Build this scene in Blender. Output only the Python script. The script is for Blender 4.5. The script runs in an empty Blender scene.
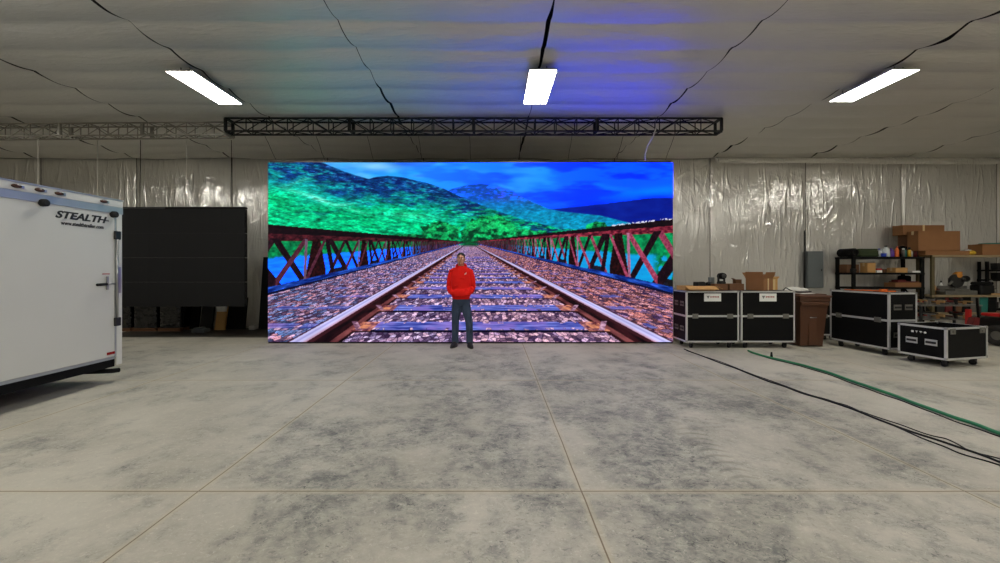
import bpy, bmesh, math, random
import numpy as np
from mathutils import Vector, Matrix, Euler
random.seed(11)
PI = math.pi
col = bpy.context.scene.collection
def P(px, Y): return (px - CX) / F * Y
F = 380.0; CX = 493.0; CY = 270.0; H = 1.45        # focal length (px), vanishing point, eye height
def at(px, py, Y): return Vector(((px - CX) / F * Y, Y, H - (py - CY) / F * Y))
def gd(px, py, z=0.0):                               # point on the floor seen at a pixel
    Y = (H - z) * F / (py - CY); return Vector(((px - CX) / F * Y, Y, z))

# ------------------------------------------------------------------ materials
def srgb(r, g, b):
    f = lambda c: c / 12.92 if c <= .04045 else ((c + .055) / 1.055) ** 2.4
    return (f(r / 255), f(g / 255), f(b / 255), 1)
M = {}
def mat(name, c, rough=.6, metal=0.0, vary=.12, scale=9.0, bump=0.0, bscale=60.0, emit=0.0, spec=.5):
    m = bpy.data.materials.new(name); m.use_nodes = True
    nt = m.node_tree; b = nt.nodes['Principled BSDF']
    b.inputs['Roughness'].default_value = rough; b.inputs['Metallic'].default_value = metal
    b.inputs['Specular IOR Level'].default_value = spec
    c = srgb(*c)
    tc = nt.nodes.new('ShaderNodeTexCoord'); n = nt.nodes.new('ShaderNodeTexNoise')
    n.inputs['Scale'].default_value = scale; n.inputs['Detail'].default_value = 4
    nt.links.new(tc.outputs['Object'], n.inputs['Vector'])
    mx = nt.nodes.new('ShaderNodeMix'); mx.data_type = 'RGBA'
    nt.links.new(n.outputs['Fac'], mx.inputs['Factor'])
    mx.inputs[6].default_value = tuple(max(0, v * (1 - vary)) for v in c[:3]) + (1,)
    mx.inputs[7].default_value = tuple(min(1, v * (1 + vary)) for v in c[:3]) + (1,)
    nt.links.new(mx.outputs[2], b.inputs['Base Color'])
    if bump:
        n2 = nt.nodes.new('ShaderNodeTexNoise'); n2.inputs['Scale'].default_value = bscale
        nt.links.new(tc.outputs['Object'], n2.inputs['Vector'])
        bp = nt.nodes.new('ShaderNodeBump'); bp.inputs['Strength'].default_value = bump; bp.inputs['Distance'].default_value = .02
        nt.links.new(n2.outputs['Fac'], bp.inputs['Height']); nt.links.new(bp.outputs['Normal'], b.inputs['Normal'])
    if emit:
        b.inputs['Emission Color'].default_value = c; b.inputs['Emission Strength'].default_value = emit
    M[name] = m; return m
mat('alu', (206, 206, 206), .4, .45, .06)
mat('truss_alu', (150, 146, 136), .5, .5, .1)
mat('laminate', (5, 5, 6), .6, 0, .2, 30, .15, 300, spec=.18)
mat('black_paint', (9, 9, 9), .5, 0, .2, spec=.4)
mat('black_matte', (15, 15, 15), .85, 0, .2, spec=.2)
mat('led_black', (23, 23, 24), .75, 0, .1, 3, spec=.25)
mat('rubber', (20, 20, 20), .8, 0, .2)
mat('chrome', (170, 170, 168), .3, .9, .05)
mat('dark_metal', (60, 60, 60), .45, .7, .1)
mat('trailer_white', (214, 214, 208), .42, 0, .03, 2, .05, 5)
mat('trailer_trim', (176, 180, 186), .4, .5, .1, 3)
mat('cardboard', (142, 98, 60), .85, 0, .12, 6)
mat('cardboard_dark', (104, 70, 44), .85, 0, .15, 6)
mat('cardboard_pale', (190, 146, 88), .85, 0, .12, 6)
mat('tape', (206, 180, 130), .35, 0, .05)
mat('white_label', (232, 232, 228), .5, 0, .03)
mat('ink', (22, 22, 24), .6, 0, .05)
mat('ink_red', (170, 60, 50), .6, 0, .05)
mat('ink_grey', (120, 118, 118), .6, 0, .05)
mat('bin_brown', (84, 52, 33), .5, 0, .1, 5, .1, 40)
mat('red_hoodie', (224, 26, 18), .85, 0, .08, 14, .25, 40, spec=.2)
mat('jeans', (58, 70, 90), .9, 0, .45, 5, .2, 60, spec=.2)
mat('skin', (192, 136, 110), .55, 0, .06)
mat('hair', (22, 17, 14), .7, 0, .2, 80)
mat('shoe', (26, 24, 24), .55, 0, .2)
mat('shoe_sole', (60, 56, 52), .7, 0, .1)
mat('eye_white', (220, 215, 210), .3); mat('eye_dark', (25, 18, 14), .2); mat('lips', (150, 84, 74), .5)
mat('panel_grey', (112, 118, 120), .45, .2, .06)
mat('dark_green', (40, 54, 22), .8, 0, .2)
mat('hose_green', (44, 128, 84), .5, 0, .1)
mat('blue', (40, 70, 190), .4); mat('purple', (86, 44, 140), .4); mat('orange', (226, 110, 40), .5)
mat('red', (176, 28, 26), .4, 0, .12); mat('dark_red', (96, 26, 26), .5, 0, .15); mat('yellow', (222, 176, 40), .5)
mat('teal', (30, 110, 100), .6); mat('clear_plastic', (206, 212, 214), .25, 0, .05)
mat('olive_wood', (86, 76, 48), .7, 0, .2, 20); mat('plywood', (150, 132, 100), .7, 0, .15, 12)
mat('tool_grey', (120, 118, 112), .4, .5, .2); mat('tan', (176, 140, 92), .7)
mat('wrap', (6, 6, 9), .12, 0, .3, 6, 1.0, 9, spec=.6)
mat('white_plastic', (215, 214, 208), .35, 0, .04, 5, .5, 14)
mat('tyre', (44, 42, 40), .85, 0, .2)
mat('cord_white', (196, 194, 186), .6)
mat('guard_orange', (206, 138, 52), .5); mat('dark_void', (6, 6, 6), .95, 0, .1)
mat('roof_deck', (26, 24, 22), .9, 0, .2)
mat('painted_wall', (150, 146, 136), .7, 0, .06)
mat('lamp_housing', (205, 205, 200), .5)
mat('lamp_glow', (255, 252, 242), .4, 0, 0, emit=42.0)
mat('red_lens', (150, 20, 16), .25); mat('amber_lens', (70, 46, 36), .2)

def node_chain(m): return m.node_tree, m.node_tree.nodes, m.node_tree.links
def math_n(nt, op, a, b=None, c=None):
    n = nt.nodes.new('ShaderNodeMath'); n.operation = op
    for i, v in enumerate((a, b, c)):
        if v is None: continue
        if isinstance(v, (int, float)): n.inputs[i].default_value = v
        else: nt.links.new(v, n.inputs[i])
    return n.outputs[0]
def noise_n(nt, vec, scale, detail=4, rough=.55, dist=0.0):
    n = nt.nodes.new('ShaderNodeTexNoise'); n.inputs['Scale'].default_value = scale; n.inputs['Detail'].default_value = detail
    n.inputs['Roughness'].default_value = rough; n.inputs['Distortion'].default_value = dist
    nt.links.new(vec, n.inputs['Vector']); return n.outputs['Fac']
def map_n(nt, vec, sc=(1, 1, 1), loc=(0, 0, 0), rot=(0, 0, 0)):
    n = nt.nodes.new('ShaderNodeMapping'); n.inputs['Scale'].default_value = sc; n.inputs['Location'].default_value = loc
    n.inputs['Rotation'].default_value = rot; nt.links.new(vec, n.inputs['Vector']); return n.outputs[0]
def ramp_n(nt, fac, a, b):
    n = nt.nodes.new('ShaderNodeMapRange'); n.interpolation_type = 'SMOOTHSTEP'
    n.inputs['From Min'].default_value = a; n.inputs['From Max'].default_value = b
    nt.links.new(fac, n.inputs['Value']); return n.outputs[0]
def mix_n(nt, fac, a, b):
    n = nt.nodes.new('ShaderNodeMix'); n.data_type = 'RGBA'
    if isinstance(fac, (int, float)): n.inputs[0].default_value = fac
    else: nt.links.new(fac, n.inputs[0])
    for i, v in ((6, a), (7, b)):
        if isinstance(v, tuple): n.inputs[i].default_value = v
        else: nt.links.new(v, n.inputs[i])
    return n.outputs[2]

def concrete():
    m = bpy.data.materials.new('concrete_slab'); m.use_nodes = True; nt = m.node_tree; b = nt.nodes['Principled BSDF']
    tc = nt.nodes.new('ShaderNodeTexCoord'); P = tc.outputs['Object']
    sep = nt.nodes.new('ShaderNodeSeparateXYZ'); nt.links.new(P, sep.inputs[0]); X, Y = sep.outputs[0], sep.outputs[1]
    big = noise_n(nt, P, .8, 4, .6); mid = noise_n(nt, P, 2.4, 8, .68, .3); fine = noise_n(nt, P, 22, 6, .7); tiny = noise_n(nt, P, 90, 3, .6)
    base = mix_n(nt, ramp_n(nt, big, .36, .66), srgb(170, 165, 152), srgb(188, 183, 170))
    base = mix_n(nt, math_n(nt, 'MULTIPLY', ramp_n(nt, fine, .45, .75), .35), base, srgb(206, 200, 184))
    # worn grey patches, strongest in the traffic area
    d = math_n(nt, 'ADD', math_n(nt, 'POWER', math_n(nt, 'MULTIPLY', math_n(nt, 'SUBTRACT', X, .75), .30), 2),
               math_n(nt, 'POWER', math_n(nt, 'MULTIPLY', math_n(nt, 'SUBTRACT', Y, 3.6), .30), 2))
    zone = math_n(nt, 'SUBTRACT', 1.0, ramp_n(nt, d, .0, 1.25))
    p1 = math_n(nt, 'ADD', math_n(nt, 'MULTIPLY', mid, .62), math_n(nt, 'MULTIPLY', noise_n(nt, P, 1.1, 3, .5), .45))
    thr = math_n(nt, 'ADD', p1, math_n(nt, 'MULTIPLY', zone, .11))
    patch = ramp_n(nt, thr, .50, .74)
    grit = ramp_n(nt, math_n(nt, 'ADD', math_n(nt, 'MULTIPLY', noise_n(nt, map_n(nt, P, (1, 1.4, 1)), 14, 10, .82, .8), .6), math_n(nt, 'MULTIPLY', noise_n(nt, P, 5.5, 5, .65, .5), .4)), .40, .60)
    pf = math_n(nt, 'MULTIPLY', patch, math_n(nt, 'ADD', math_n(nt, 'MULTIPLY', grit, .70), .18))
    c = mix_n(nt, pf, base, srgb(86, 89, 90))
    sp = noise_n(nt, P, 42, 8, .85); spm = math_n(nt, 'MULTIPLY', ramp_n(nt, sp, .60, .68), patch)
    c = mix_n(nt, math_n(nt, 'MULTIPLY', spm, .7), c, srgb(52, 52, 52))
    sp2 = noise_n(nt, map_n(nt, P, (1, 1.3, 1), loc=(3, 7, 0)), 24, 6, .75, 1.2); m2 = math_n(nt, 'MULTIPLY', ramp_n(nt, sp2, .575, .615), math_n(nt, 'ADD', math_n(nt, 'MULTIPLY', patch, .8), .06))
    c = mix_n(nt, m2, c, srgb(62, 63, 64))
    sp3 = noise_n(nt, map_n(nt, P, (1, 1.3, 1), loc=(13, 2, 0)), 30, 6, .75, 1.0); c = mix_n(nt, math_n(nt, 'MULTIPLY', ramp_n(nt, sp3, .58, .63), .4), c, srgb(214, 208, 194))
    scf = ramp_n(nt, noise_n(nt, map_n(nt, P, (3, 14, 1), rot=(0, 0, .35)), 1.6, 6, .7), .62, .72)
    c = mix_n(nt, math_n(nt, 'MULTIPLY', scf, .22), c, srgb(108, 106, 98))
    pale = ramp_n(nt, noise_n(nt, map_n(nt, P, (1, 1.6, 1), loc=(4, 2, 0)), 3.2, 6, .7), .58, .72)
    c = mix_n(nt, math_n(nt, 'MULTIPLY', pale, .4), c, srgb(206, 200, 184))
    # arc shaped tyre scuffs
    ax = math_n(nt, 'SUBTRACT', X, 1.75); ay = math_n(nt, 'SUBTRACT', Y, 3.05)
    rad = math_n(nt, 'SQRT', math_n(nt, 'ADD', math_n(nt, 'POWER', ax, 2), math_n(nt, 'POWER', math_n(nt, 'SUBTRACT', math_n(nt, 'MULTIPLY', ay, .35), -.12), 2)))
    ring = math_n(nt, 'SINE', math_n(nt, 'MULTIPLY', math_n(nt, 'ADD', ay, math_n(nt, 'MULTIPLY', math_n(nt, 'POWER', ax, 2), 3.2)), 62))
    env = math_n(nt, 'MULTIPLY', math_n(nt, 'SUBTRACT', 1.0, ramp_n(nt, math_n(nt, 'ABSOLUTE', math_n(nt, 'ADD', ax, math_n(nt, 'MULTIPLY', ay, -.1))), .05, .16)), math_n(nt, 'SUBTRACT', 1.0, ramp_n(nt, math_n(nt, 'ABSOLUTE', ay), .3, .6)))
    c = mix_n(nt, math_n(nt, 'MULTIPLY', math_n(nt, 'MULTIPLY', ramp_n(nt, ring, .1, .9), env), .35), c, srgb(86, 84, 76))
    # saw cut joints
    wob = math_n(nt, 'MULTIPLY', math_n(nt, 'SUBTRACT', noise_n(nt, P, 2.0, 2), .5), .012)
    def joint(V, off, s):
        q = math_n(nt, 'ADD', math_n(nt, 'SUBTRACT', V, off), wob)
        q = math_n(nt, 'DIVIDE', q, s); q = math_n(nt, 'ABSOLUTE', math_n(nt, 'SUBTRACT', q, math_n(nt, 'ROUND', q)))
        return math_n(nt, 'MULTIPLY', q, s)
    jx = joint(X, .58, 2.51); jy = joint(Y, 2.49, 2.51)
    j = math_n(nt, 'MINIMUM', jx, jy)
    halo = math_n(nt, 'SUBTRACT', 1.0, ramp_n(nt, j, .01, .045)); cut = math_n(nt, 'SUBTRACT', 1.0, ramp_n(nt, j, .002, .0065))
    c = mix_n(nt, math_n(nt, 'MULTIPLY', halo, .45), c, srgb(190, 180, 156))
    c = mix_n(nt, math_n(nt, 'MULTIPLY', cut, .8), c, srgb(96, 78, 52))
    nt.links.new(c, b.inputs['Base Color'])
    nt.links.new(math_n(nt, 'ADD', math_n(nt, 'MULTIPLY', fine, .25), .5), b.inputs['Roughness'])
    b.inputs['Specular IOR Level'].default_value = .35
    bp = nt.nodes.new('ShaderNodeBump'); bp.inputs['Strength'].default_value = .25; bp.inputs['Distance'].default_value = .01
    hh = math_n(nt, 'SUBTRACT', math_n(nt, 'ADD', fine, math_n(nt, 'MULTIPLY', tiny, .4)), math_n(nt, 'MULTIPLY', cut, 1.5))
    nt.links.new(hh, bp.inputs['Height']); nt.links.new(bp.outputs['Normal'], b.inputs['Normal'])
    return m

def vinyl(name, c1, c2, rough, stretch, amp, spec=.6, metal=0.0, wall=False):
    m = bpy.data.materials.new(name); m.use_nodes = True; nt = m.node_tree; b = nt.nodes['Principled BSDF']
    tc = nt.nodes.new('ShaderNodeTexCoord'); P = tc.outputs['Object']
    c = mix_n(nt, noise_n(nt, P, 1.3, 4), srgb(*c1), srgb(*c2)); nt.links.new(c, b.inputs['Base Color'])
    b.inputs['Roughness'].default_value = rough; b.inputs['Metallic'].default_value = metal; b.inputs['Specular IOR Level'].default_value = spec
    v = map_n(nt, P, stretch)
    a = noise_n(nt, v, 1.0, 3, .5, 1.1); a2 = noise_n(nt, map_n(nt, P, tuple(s * 2.7 for s in stretch)), 1.0, 3, .5, 1.6)
    ridge = math_n(nt, 'ABSOLUTE', math_n(nt, 'SUBTRACT', a, .5)); ridge2 = math_n(nt, 'ABSOLUTE', math_n(nt, 'SUBTRACT', a2, .5))
    hgt = math_n(nt, 'ADD', ridge, math_n(nt, 'MULTIPLY', ridge2, .22 if wall else .4))
    if wall:
        def crease(d, k): return math_n(nt, 'DIVIDE', 1.0, math_n(nt, 'ADD', 1.0, math_n(nt, 'POWER', math_n(nt, 'MULTIPLY', d, k), 2)))
        hgt = math_n(nt, 'ADD', math_n(nt, 'MULTIPLY', hgt, 1.0), math_n(nt, 'ADD', math_n(nt, 'MULTIPLY', crease(ridge, 16.0), .10), math_n(nt, 'MULTIPLY', crease(ridge2, 12.0), .03)))
    if wall:
        # crinkles radiating in rosettes where the sheet is pinned, lower down the wall
        vo = nt.nodes.new('ShaderNodeTexNoise'); vo.inputs['Scale'].default_value = 1.5; vo.inputs['Detail'].default_value = 2.5; vo.inputs['Distortion'].default_value = 1.6
        nt.links.new(P, vo.inputs['Vector'])
        r3 = math_n(nt, 'ABSOLUTE', math_n(nt, 'SUBTRACT', vo.outputs['Fac'], .5))
        hgt = math_n(nt, 'ADD', hgt, math_n(nt, 'ADD', math_n(nt, 'MULTIPLY', r3, .5), math_n(nt, 'MULTIPLY', crease(r3, 16.0), .05)))
    bp = nt.nodes.new('ShaderNodeBump'); bp.inputs['Strength'].default_value = amp; bp.inputs['Distance'].default_value = .12 if wall else .05
    nt.links.new(hgt, bp.inputs['Height']); nt.links.new(bp.outputs['Normal'], b.inputs['Normal'])
    M[name] = m; return m
M['floor'] = concrete()
vinyl('ceil_vinyl', (228, 226, 220), (216, 214, 208), .42, (1.6, 9, 1), .4, 1.0, .5)
vinyl('wall_vinyl', (246, 244, 239), (238, 236, 231), .16, (5.0, 1, .8), 1.0, 1.0, .45, True)

# ------------------------------------------------------------------ mesh helpers
class MB:
    def __init__(s): s.bm = bmesh.new()
    def _addv(s, vs, fs, smooth=False):
        vv = [s.bm.verts.new(v) for v in vs]
        for f in fs:
            try: fc = s.bm.faces.new([vv[i] for i in f]); fc.smooth = smooth
            except ValueError: pass
        return vv
    def box(s, c, d, rot=None, bev=0.0, taper=None):
        c = Vector(c); x, y, z = d[0] / 2, d[1] / 2, d[2] / 2
        t = taper or (1, 1)
        vs = [Vector((sx * x * (t[0] if sz > 0 else 1), sy * y * (t[1] if sz > 0 else 1), sz * z)) for sz in (-1, 1) for sy in (-1, 1) for sx in (-1, 1)]
        R = Euler(rot).to_matrix() if rot else None
        vs = [(R @ v if R else v) + c for v in vs]
        vv = s._addv(vs, [(0, 2, 3, 1), (4, 5, 7, 6), (0, 1, 5, 4), (1, 3, 7, 5), (3, 2, 6, 7), (2, 0, 4, 6)])
        if bev:
            es = list({e for v in vv for e in v.link_edges})
            bmesh.ops.bevel(s.bm, geom=es, offset=bev, segments=2, affect='EDGES', profile=.5)
        return s
    def box2(s, a, b, bev=0.0):
        return s.box([(a[i] + b[i]) / 2 for i in range(3)], [abs(b[i] - a[i]) for i in range(3)], bev=bev)
    def bar(s, p, q, w, h=None):
        """rectangular bar from p to q"""
        p, q = Vector(p), Vector(q); h = h or w; d = q - p; L = d.length
        R = d.to_track_quat('Z', 'Y').to_matrix()
        vs = [R @ Vector((sx * w / 2, sy * h / 2, sz * L / 2)) + (p + q) / 2 for sz in (-1, 1) for sy in (-1, 1) for sx in (-1, 1)]
        s._addv(vs, [(0, 2, 3, 1), (4, 5, 7, 6), (0, 1, 5, 4), (1, 3, 7, 5), (3, 2, 6, 7), (2, 0, 4, 6)]); return s
    def tube(s, pts, r, seg=8, cap=True):
        pts = [Vector(p) for p in pts]; n = len(pts)
        rr = r if isinstance(r, (list, tuple)) else [r] * n
        rings = []; prev = None
        for i, p in enumerate(pts):
            t = (pts[min(i + 1, n - 1)] - pts[max(i - 1, 0)]).normalized()
            u = prev if prev is not None else (Vector((0, 0, 1)) if abs(t.z) < .9 else Vector((1, 0, 0)))
            u = (u - t * u.dot(t)).normalized(); prev = u; w = t.cross(u)
            e = rr[i] if isinstance(rr[i], (list, tuple)) else (rr[i], rr[i])
            rings.append([s.bm.verts.new(p + u * math.cos(a) * e[0] + w * math.sin(a) * e[1]) for a in (2 * PI * k / seg for k in range(seg))])
        for i in range(n - 1):
            for k in range(seg):
                f = s.bm.faces.new((rings[i][k], rings[i][(k + 1) % seg], rings[i + 1][(k + 1) % seg], rings[i + 1][k])); f.smooth = True
        if cap: s.bm.faces.new(rings[0][::-1]); s.bm.faces.new(rings[-1])
        return s
    def rings(s, secs, seg=20, cap=True):
        """secs: (x, y, z, rx, ry) horizontal ellipses"""
        R = [[s.bm.verts.new((x + math.cos(a) * rx, y + math.sin(a) * ry, z)) for a in (2 * PI * k / seg for k in range(seg))] for x, y, z, rx, ry in secs]
        for i in range(len(R) - 1):
            for k in range(seg):
                f = s.bm.faces.new((R[i][k], R[i][(k + 1) % seg], R[i + 1][(k + 1) % seg], R[i + 1][k])); f.smooth = True
        if cap: s.bm.faces.new(R[0][::-1]); s.bm.faces.new(R[-1])
        return s
    def ball(s, c, r, u=16, v=10):
        r = r if isinstance(r, (list, tuple)) else (r, r, r)
        mtx = Matrix.Translation(c) @ Matrix.Diagonal((r[0], r[1], r[2], 1))
        res = bmesh.ops.create_uvsphere(s.bm, u_segments=u, v_segments=v, radius=1, matrix=mtx)
        for vt in res['verts']:
            for f in vt.link_faces: f.smooth = True
        return s
    def prism(s, poly, axis, a, b):
        """polygon extruded along axis (0,1,2) from a to b"""
        def P(u, v, w): return {0: (w, u, v), 1: (u, w, v), 2: (u, v, w)}[axis]
        n = len(poly); vs = [P(u, v, a) for u, v in poly] + [P(u, v, b) for u, v in poly]
        s._addv(vs, [tuple(range(n))[::-1], tuple(range(n, 2 * n))] + [(i, (i + 1) % n, n + (i + 1) % n, n + i) for i in range(n)]); return s
    def torus(s, c, R, r, axis='Y', seg=20, sg=8):
        c = Vector(c); vs = []
        for i in range(seg):
            a = 2 * PI * i / seg
            for k in range(sg):
                b = 2 * PI * k / sg; q = R + r * math.cos(b); h = r * math.sin(b)
                p = (q * math.cos(a), q * math.sin(a)); vs.append(c + Vector({'Y': (p[0], h, p[1]), 'X': (h, p[0], p[1]), 'Z': (p[0], p[1], h)}[axis]))
        s._addv(vs, [(i * sg + k, i * sg + (k + 1) % sg, ((i + 1) % seg) * sg + (k + 1) % sg, ((i + 1) % seg) * sg + k) for i in range(seg) for k in range(sg)], True); return s
    def build(s, name, m, parent=None, rot=None, loc=None):
        bmesh.ops.recalc_face_normals(s.bm, faces=s.bm.faces[:])
        me = bpy.data.meshes.new(name); s.bm.to_mesh(me); s.bm.free()
        me.materials.append(M[m] if isinstance(m, str) else m)
        o = bpy.data.objects.new(name, me); col.objects.link(o)
        if parent: o.parent = parent
        if loc: o.location = loc
        if rot: o.rotation_euler = rot
        return o
def empty(name, loc, rz=0.0):
    o = bpy.data.objects.new(name, None); col.objects.link(o); o.location = loc; o.rotation_euler = (0, 0, rz); o.empty_display_size = .1; return o
def tag(o, label, cat, group=None, kind=None):
    o['label'] = label; o['category'] = cat
    if group: o['group'] = group
    if kind: o['kind'] = kind
    return o
def structure(o, label=None):
    o['kind'] = 'structure'
    return o
def copy_tree(o, parent=None):
    c = o.copy(); col.objects.link(c); c.parent = parent
    for ch in [x for x in bpy.data.objects if x.parent is o]: copy_tree(ch, c)
    return c
def text_mesh(name, body, size, m, parent, mtx, shear=0.0, xs=1.0, bold=0.0, extrude=.0015):
    cu = bpy.data.curves.new(name, 'FONT'); cu.body = body; cu.size = size; cu.shear = shear; cu.extrude = extrude; cu.offset = bold
    cu.align_x = 'CENTER'; cu.align_y = 'CENTER'
    t = bpy.data.objects.new(name, cu); col.objects.link(t); bpy.context.view_layer.update()
    me = bpy.data.meshes.new_from_object(t.evaluated_get(bpy.context.evaluated_depsgraph_get()))
    bpy.data.objects.remove(t); me.transform(Matrix.Diagonal((xs, 1, 1, 1))); me.transform(mtx)
    me.materials.clear(); me.materials.append(M[m]); me.name = name
    o = bpy.data.objects.new(name, me); col.objects.link(o); o.parent = parent; return o
FRONT = lambda x, y, z: Matrix.Translation((x, y, z)) @ Matrix.Rotation(PI / 2, 4, 'X')      # text read from -y
EAST = lambda x, y, z: Matrix.Translation((x, y, z)) @ Matrix.Rotation(PI / 2, 4, 'Z') @ Matrix.Rotation(PI / 2, 4, 'X')  # read from +x

def h2(ix, iy, s):
    n = (ix.astype(np.int64) * 374761393 + iy.astype(np.int64) * 668265263 + s * 1274126177) & 0xffffffff
    n = ((n ^ (n >> 13)) * 1274126177) & 0xffffffff
    n = (n ^ (n >> 16)) & 0xffffffff
    return n / 4294967295.0
def vnoise(x, y, s=0):
    x0 = np.floor(x); y0 = np.floor(y); fx = x - x0; fy = y - y0; fx = fx * fx * (3 - 2 * fx); fy = fy * fy * (3 - 2 * fy)
    a = h2(x0, y0, s); b = h2(x0 + 1, y0, s); c = h2(x0, y0 + 1, s); d = h2(x0 + 1, y0 + 1, s)
    return (a * (1 - fx) + b * fx) * (1 - fy) + (c * (1 - fx) + d * fx) * fy
def fbm(x, y, o=4, s=0):
    r = 0; a = .5; t = 0
    for k in range(o): r = r + a * vnoise(x * 2 ** k, y * 2 ** k, s + k * 7); t += a; a *= .55
    return r / t
def cells(x, y, s=0):
    x0 = np.floor(x); y0 = np.floor(y); f1 = np.full(x.shape, 9.); f2 = f1.copy(); idr = np.zeros(x.shape)
    for i in (-1, 0, 1):
        for j in (-1, 0, 1):
            cx = x0 + i; cy = y0 + j
            d = np.hypot(cx + h2(cx, cy, s) - x, cy + h2(cx, cy, s + 1) - y); r = h2(cx, cy, s + 2)
            near = d < f1; f2 = np.where(near, f1, np.minimum(f2, d)); idr = np.where(near, r, idr); f1 = np.where(near, d, f1)
    return f1, f2 - f1, idr

# ------------------------------------------------------------------ room shell
XL, XR, YB, YF, ZC = -14.0, 14.0, -9.0, 9.7, 4.33
def grid_obj(name, nx, ny, fn, m):
    """fn(U, V) arrays -> (n,3) coords"""
    u, v = np.meshgrid(np.linspace(0, 1, nx), np.linspace(0, 1, ny)); co = fn(u.ravel(), v.ravel())
    me = bpy.data.meshes.new(name); me.vertices.add(nx * ny); me.vertices.foreach_set('co', co.astype(np.float32).ravel())
    i = (np.arange(ny - 1)[:, None] * nx + np.arange(nx - 1)[None, :]).ravel()
    q = np.stack([i, i + 1, i + nx + 1, i + nx], 1).astype(np.int32)
    me.loops.add(q.size); me.loops.foreach_set('vertex_index', q.ravel())
    me.polygons.add(len(q)); me.polygons.foreach_set('loop_start', np.arange(0, q.size, 4, dtype=np.int32)); me.polygons.foreach_set('loop_total', np.full(len(q), 4, np.int32))
    me.update(calc_edges=True); me.polygons.foreach_set('use_smooth', np.ones(len(q), bool))
    me.materials.append(M[m] if isinstance(m, str) else m)
    o = bpy.data.objects.new(name, me); col.objects.link(o); return o
structure(MB().box2((XL - .2, YB - .2, -.15), (XR + .2, YF + .2, 0)).build('floor', 'floor'))
structure(MB().box2((XL - .2, YB - .2, 4.75), (XR + .2, YF + .2, 4.9)).build('ceiling', 'roof_deck'))
# vinyl-faced insulation strips of the ceiling, sagging between straps, dark gaps between strips
seam0, sw = .66, 2.44
ks = list(range(-6, 6)); edges = [XL] + [seam0 + k * sw for k in range(-6, 6)] + [XR]
edges = sorted(e for e in edges if XL <= e <= XR)
edges = [XL] + [e for e in edges if e - XL > .3 and XR - e > .3] + [XR]
def gapw(x, y, si):
    n = vnoise(y * 1.1 + si * 17.3, y * 0 + si, 5) + (.3 if si in (2, 3) else -.12); n2 = vnoise(y * 3.1 + si * 9.1, y * 0 + si, 8)
    return np.clip(.006 + .028 * (n - .2) + .02 * (n2 - .5), .005, .048)
for i in range(len(edges) - 1):
    a, b = edges[i], edges[i + 1]
    def fn(u, v, a=a, b=b, i=i):
        y = 9.585 + (YB - 9.585) * v
        ga = gapw(a, y, i); gb = gapw(b, y, i + 1)
        if i == 8:   # torn open spot near the right light
            bulge = .075 * np.exp(-((y - 4.72) / .14) ** 2); 
            ga = ga + bulge
        wob_a = .03 * (fbm(y * .9, y * 0 + i * 3.3, 3) - .5) * 2; wob_b = .03 * (fbm(y * .9, y * 0 + (i + 1) * 3.3, 3) - .5) * 2
        xa = a + ga + wob_a * (i > 0); xb = b - gb + wob_b * (i < len(edges) - 2)
        x = xa + (xb - xa) * u
        ph = y / .55 + .12 * (fbm(x * .7, y * .3, 2, 3) - .5)
        sag = np.abs(np.sin(PI * ph)) ** .8
        amp = .030 + .045 * fbm(x * .9, np.floor(ph) * 1.7, 2, 9)
        z = ZC + .02 - sag * amp - .05 * np.sin(PI * u) ** .5 * .5 + .012 * (fbm(x * 5, y * 3, 3, 2) - .5)
        z = z - .012 * (1 - np.clip(np.minimum(u, 1 - u) * 20, 0, 1)) * vnoise(y * 4, y * 0 + i, 4)
        e = np.clip((y - 9.3) / .38, 0, 1)
        z = z - e * .05 * vnoise(x * 1.2, x * 0 + 4, 2)
        return np.stack([x, y, z], 1)
    structure(grid_obj('ceiling', 26, 380, fn, 'ceil_vinyl'))
# back wall insulation
structure(MB().box2((XL - .2, YF + .06, 0), (XR + .2, YF + .2, 4.8)).build('wall_back', 'dark_void'))
for i in range(len(edges) - 1):
    a, b = edges[i], edges[i + 1]
    def fn(u, v, a=a, b=b, i=i):
        z = .02 + (ZC - .02) * v
        x = a + .008 + (b - a - .016) * u + .015 * (fbm(z * 1.2, z * 0 + i * 2.1, 3) - .5) * (1 - 2 * np.abs(u - .5))
        pil = np.sin(PI * u) ** .6
        y = YF - .035 * pil - .045 * pil * (fbm(x * 1.6, z * .7, 3, 21) - .3) - .012 * pil * fbm(x * 9, z * 1.3, 2, 31)
        return np.stack([x, y, z], 1)
    structure(grid_obj('wall_back', 60, 110, fn, 'wall_vinyl'))
def side(name, a, b):
    structure(MB().box2(a, b).build(name, 'painted_wall'))
side('wall_left', (XL - .2, YB, 0), (XL, YF, 4.8)); side('wall_right', (XR, YB, 0), (XR + .2, YF, 4.8)); side('wall_front', (XL - .2, YB - .2, 0), (XR + .2, YB, 4.8))
# loose flap of ceiling vinyl folded down over the wall top, with a lumpy lower edge
def flap(x0, x1, z0, ph):
    def fn(u, v):
        x = x0 + (x1 - x0) * u; low = z0 + .03 * (fbm(x * 2.2, x * 0 + ph, 3) - .5)
        z = ZC - .015 + (low - ZC + .015) * v
        y = YF - .12 - .10 * np.sin(PI * v * .8) * (.4 + fbm(x * 2.6, v * 2, 3, 3)) - .06 * v
        return np.stack([x, y, z], 1)
    structure(grid_obj('trim_1', 90, 8, fn, 'wall_vinyl'))
flap(5.55, 9.35, 4.12, 1.0); flap(9.4, 13.9, 4.09, 5.0)

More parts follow.
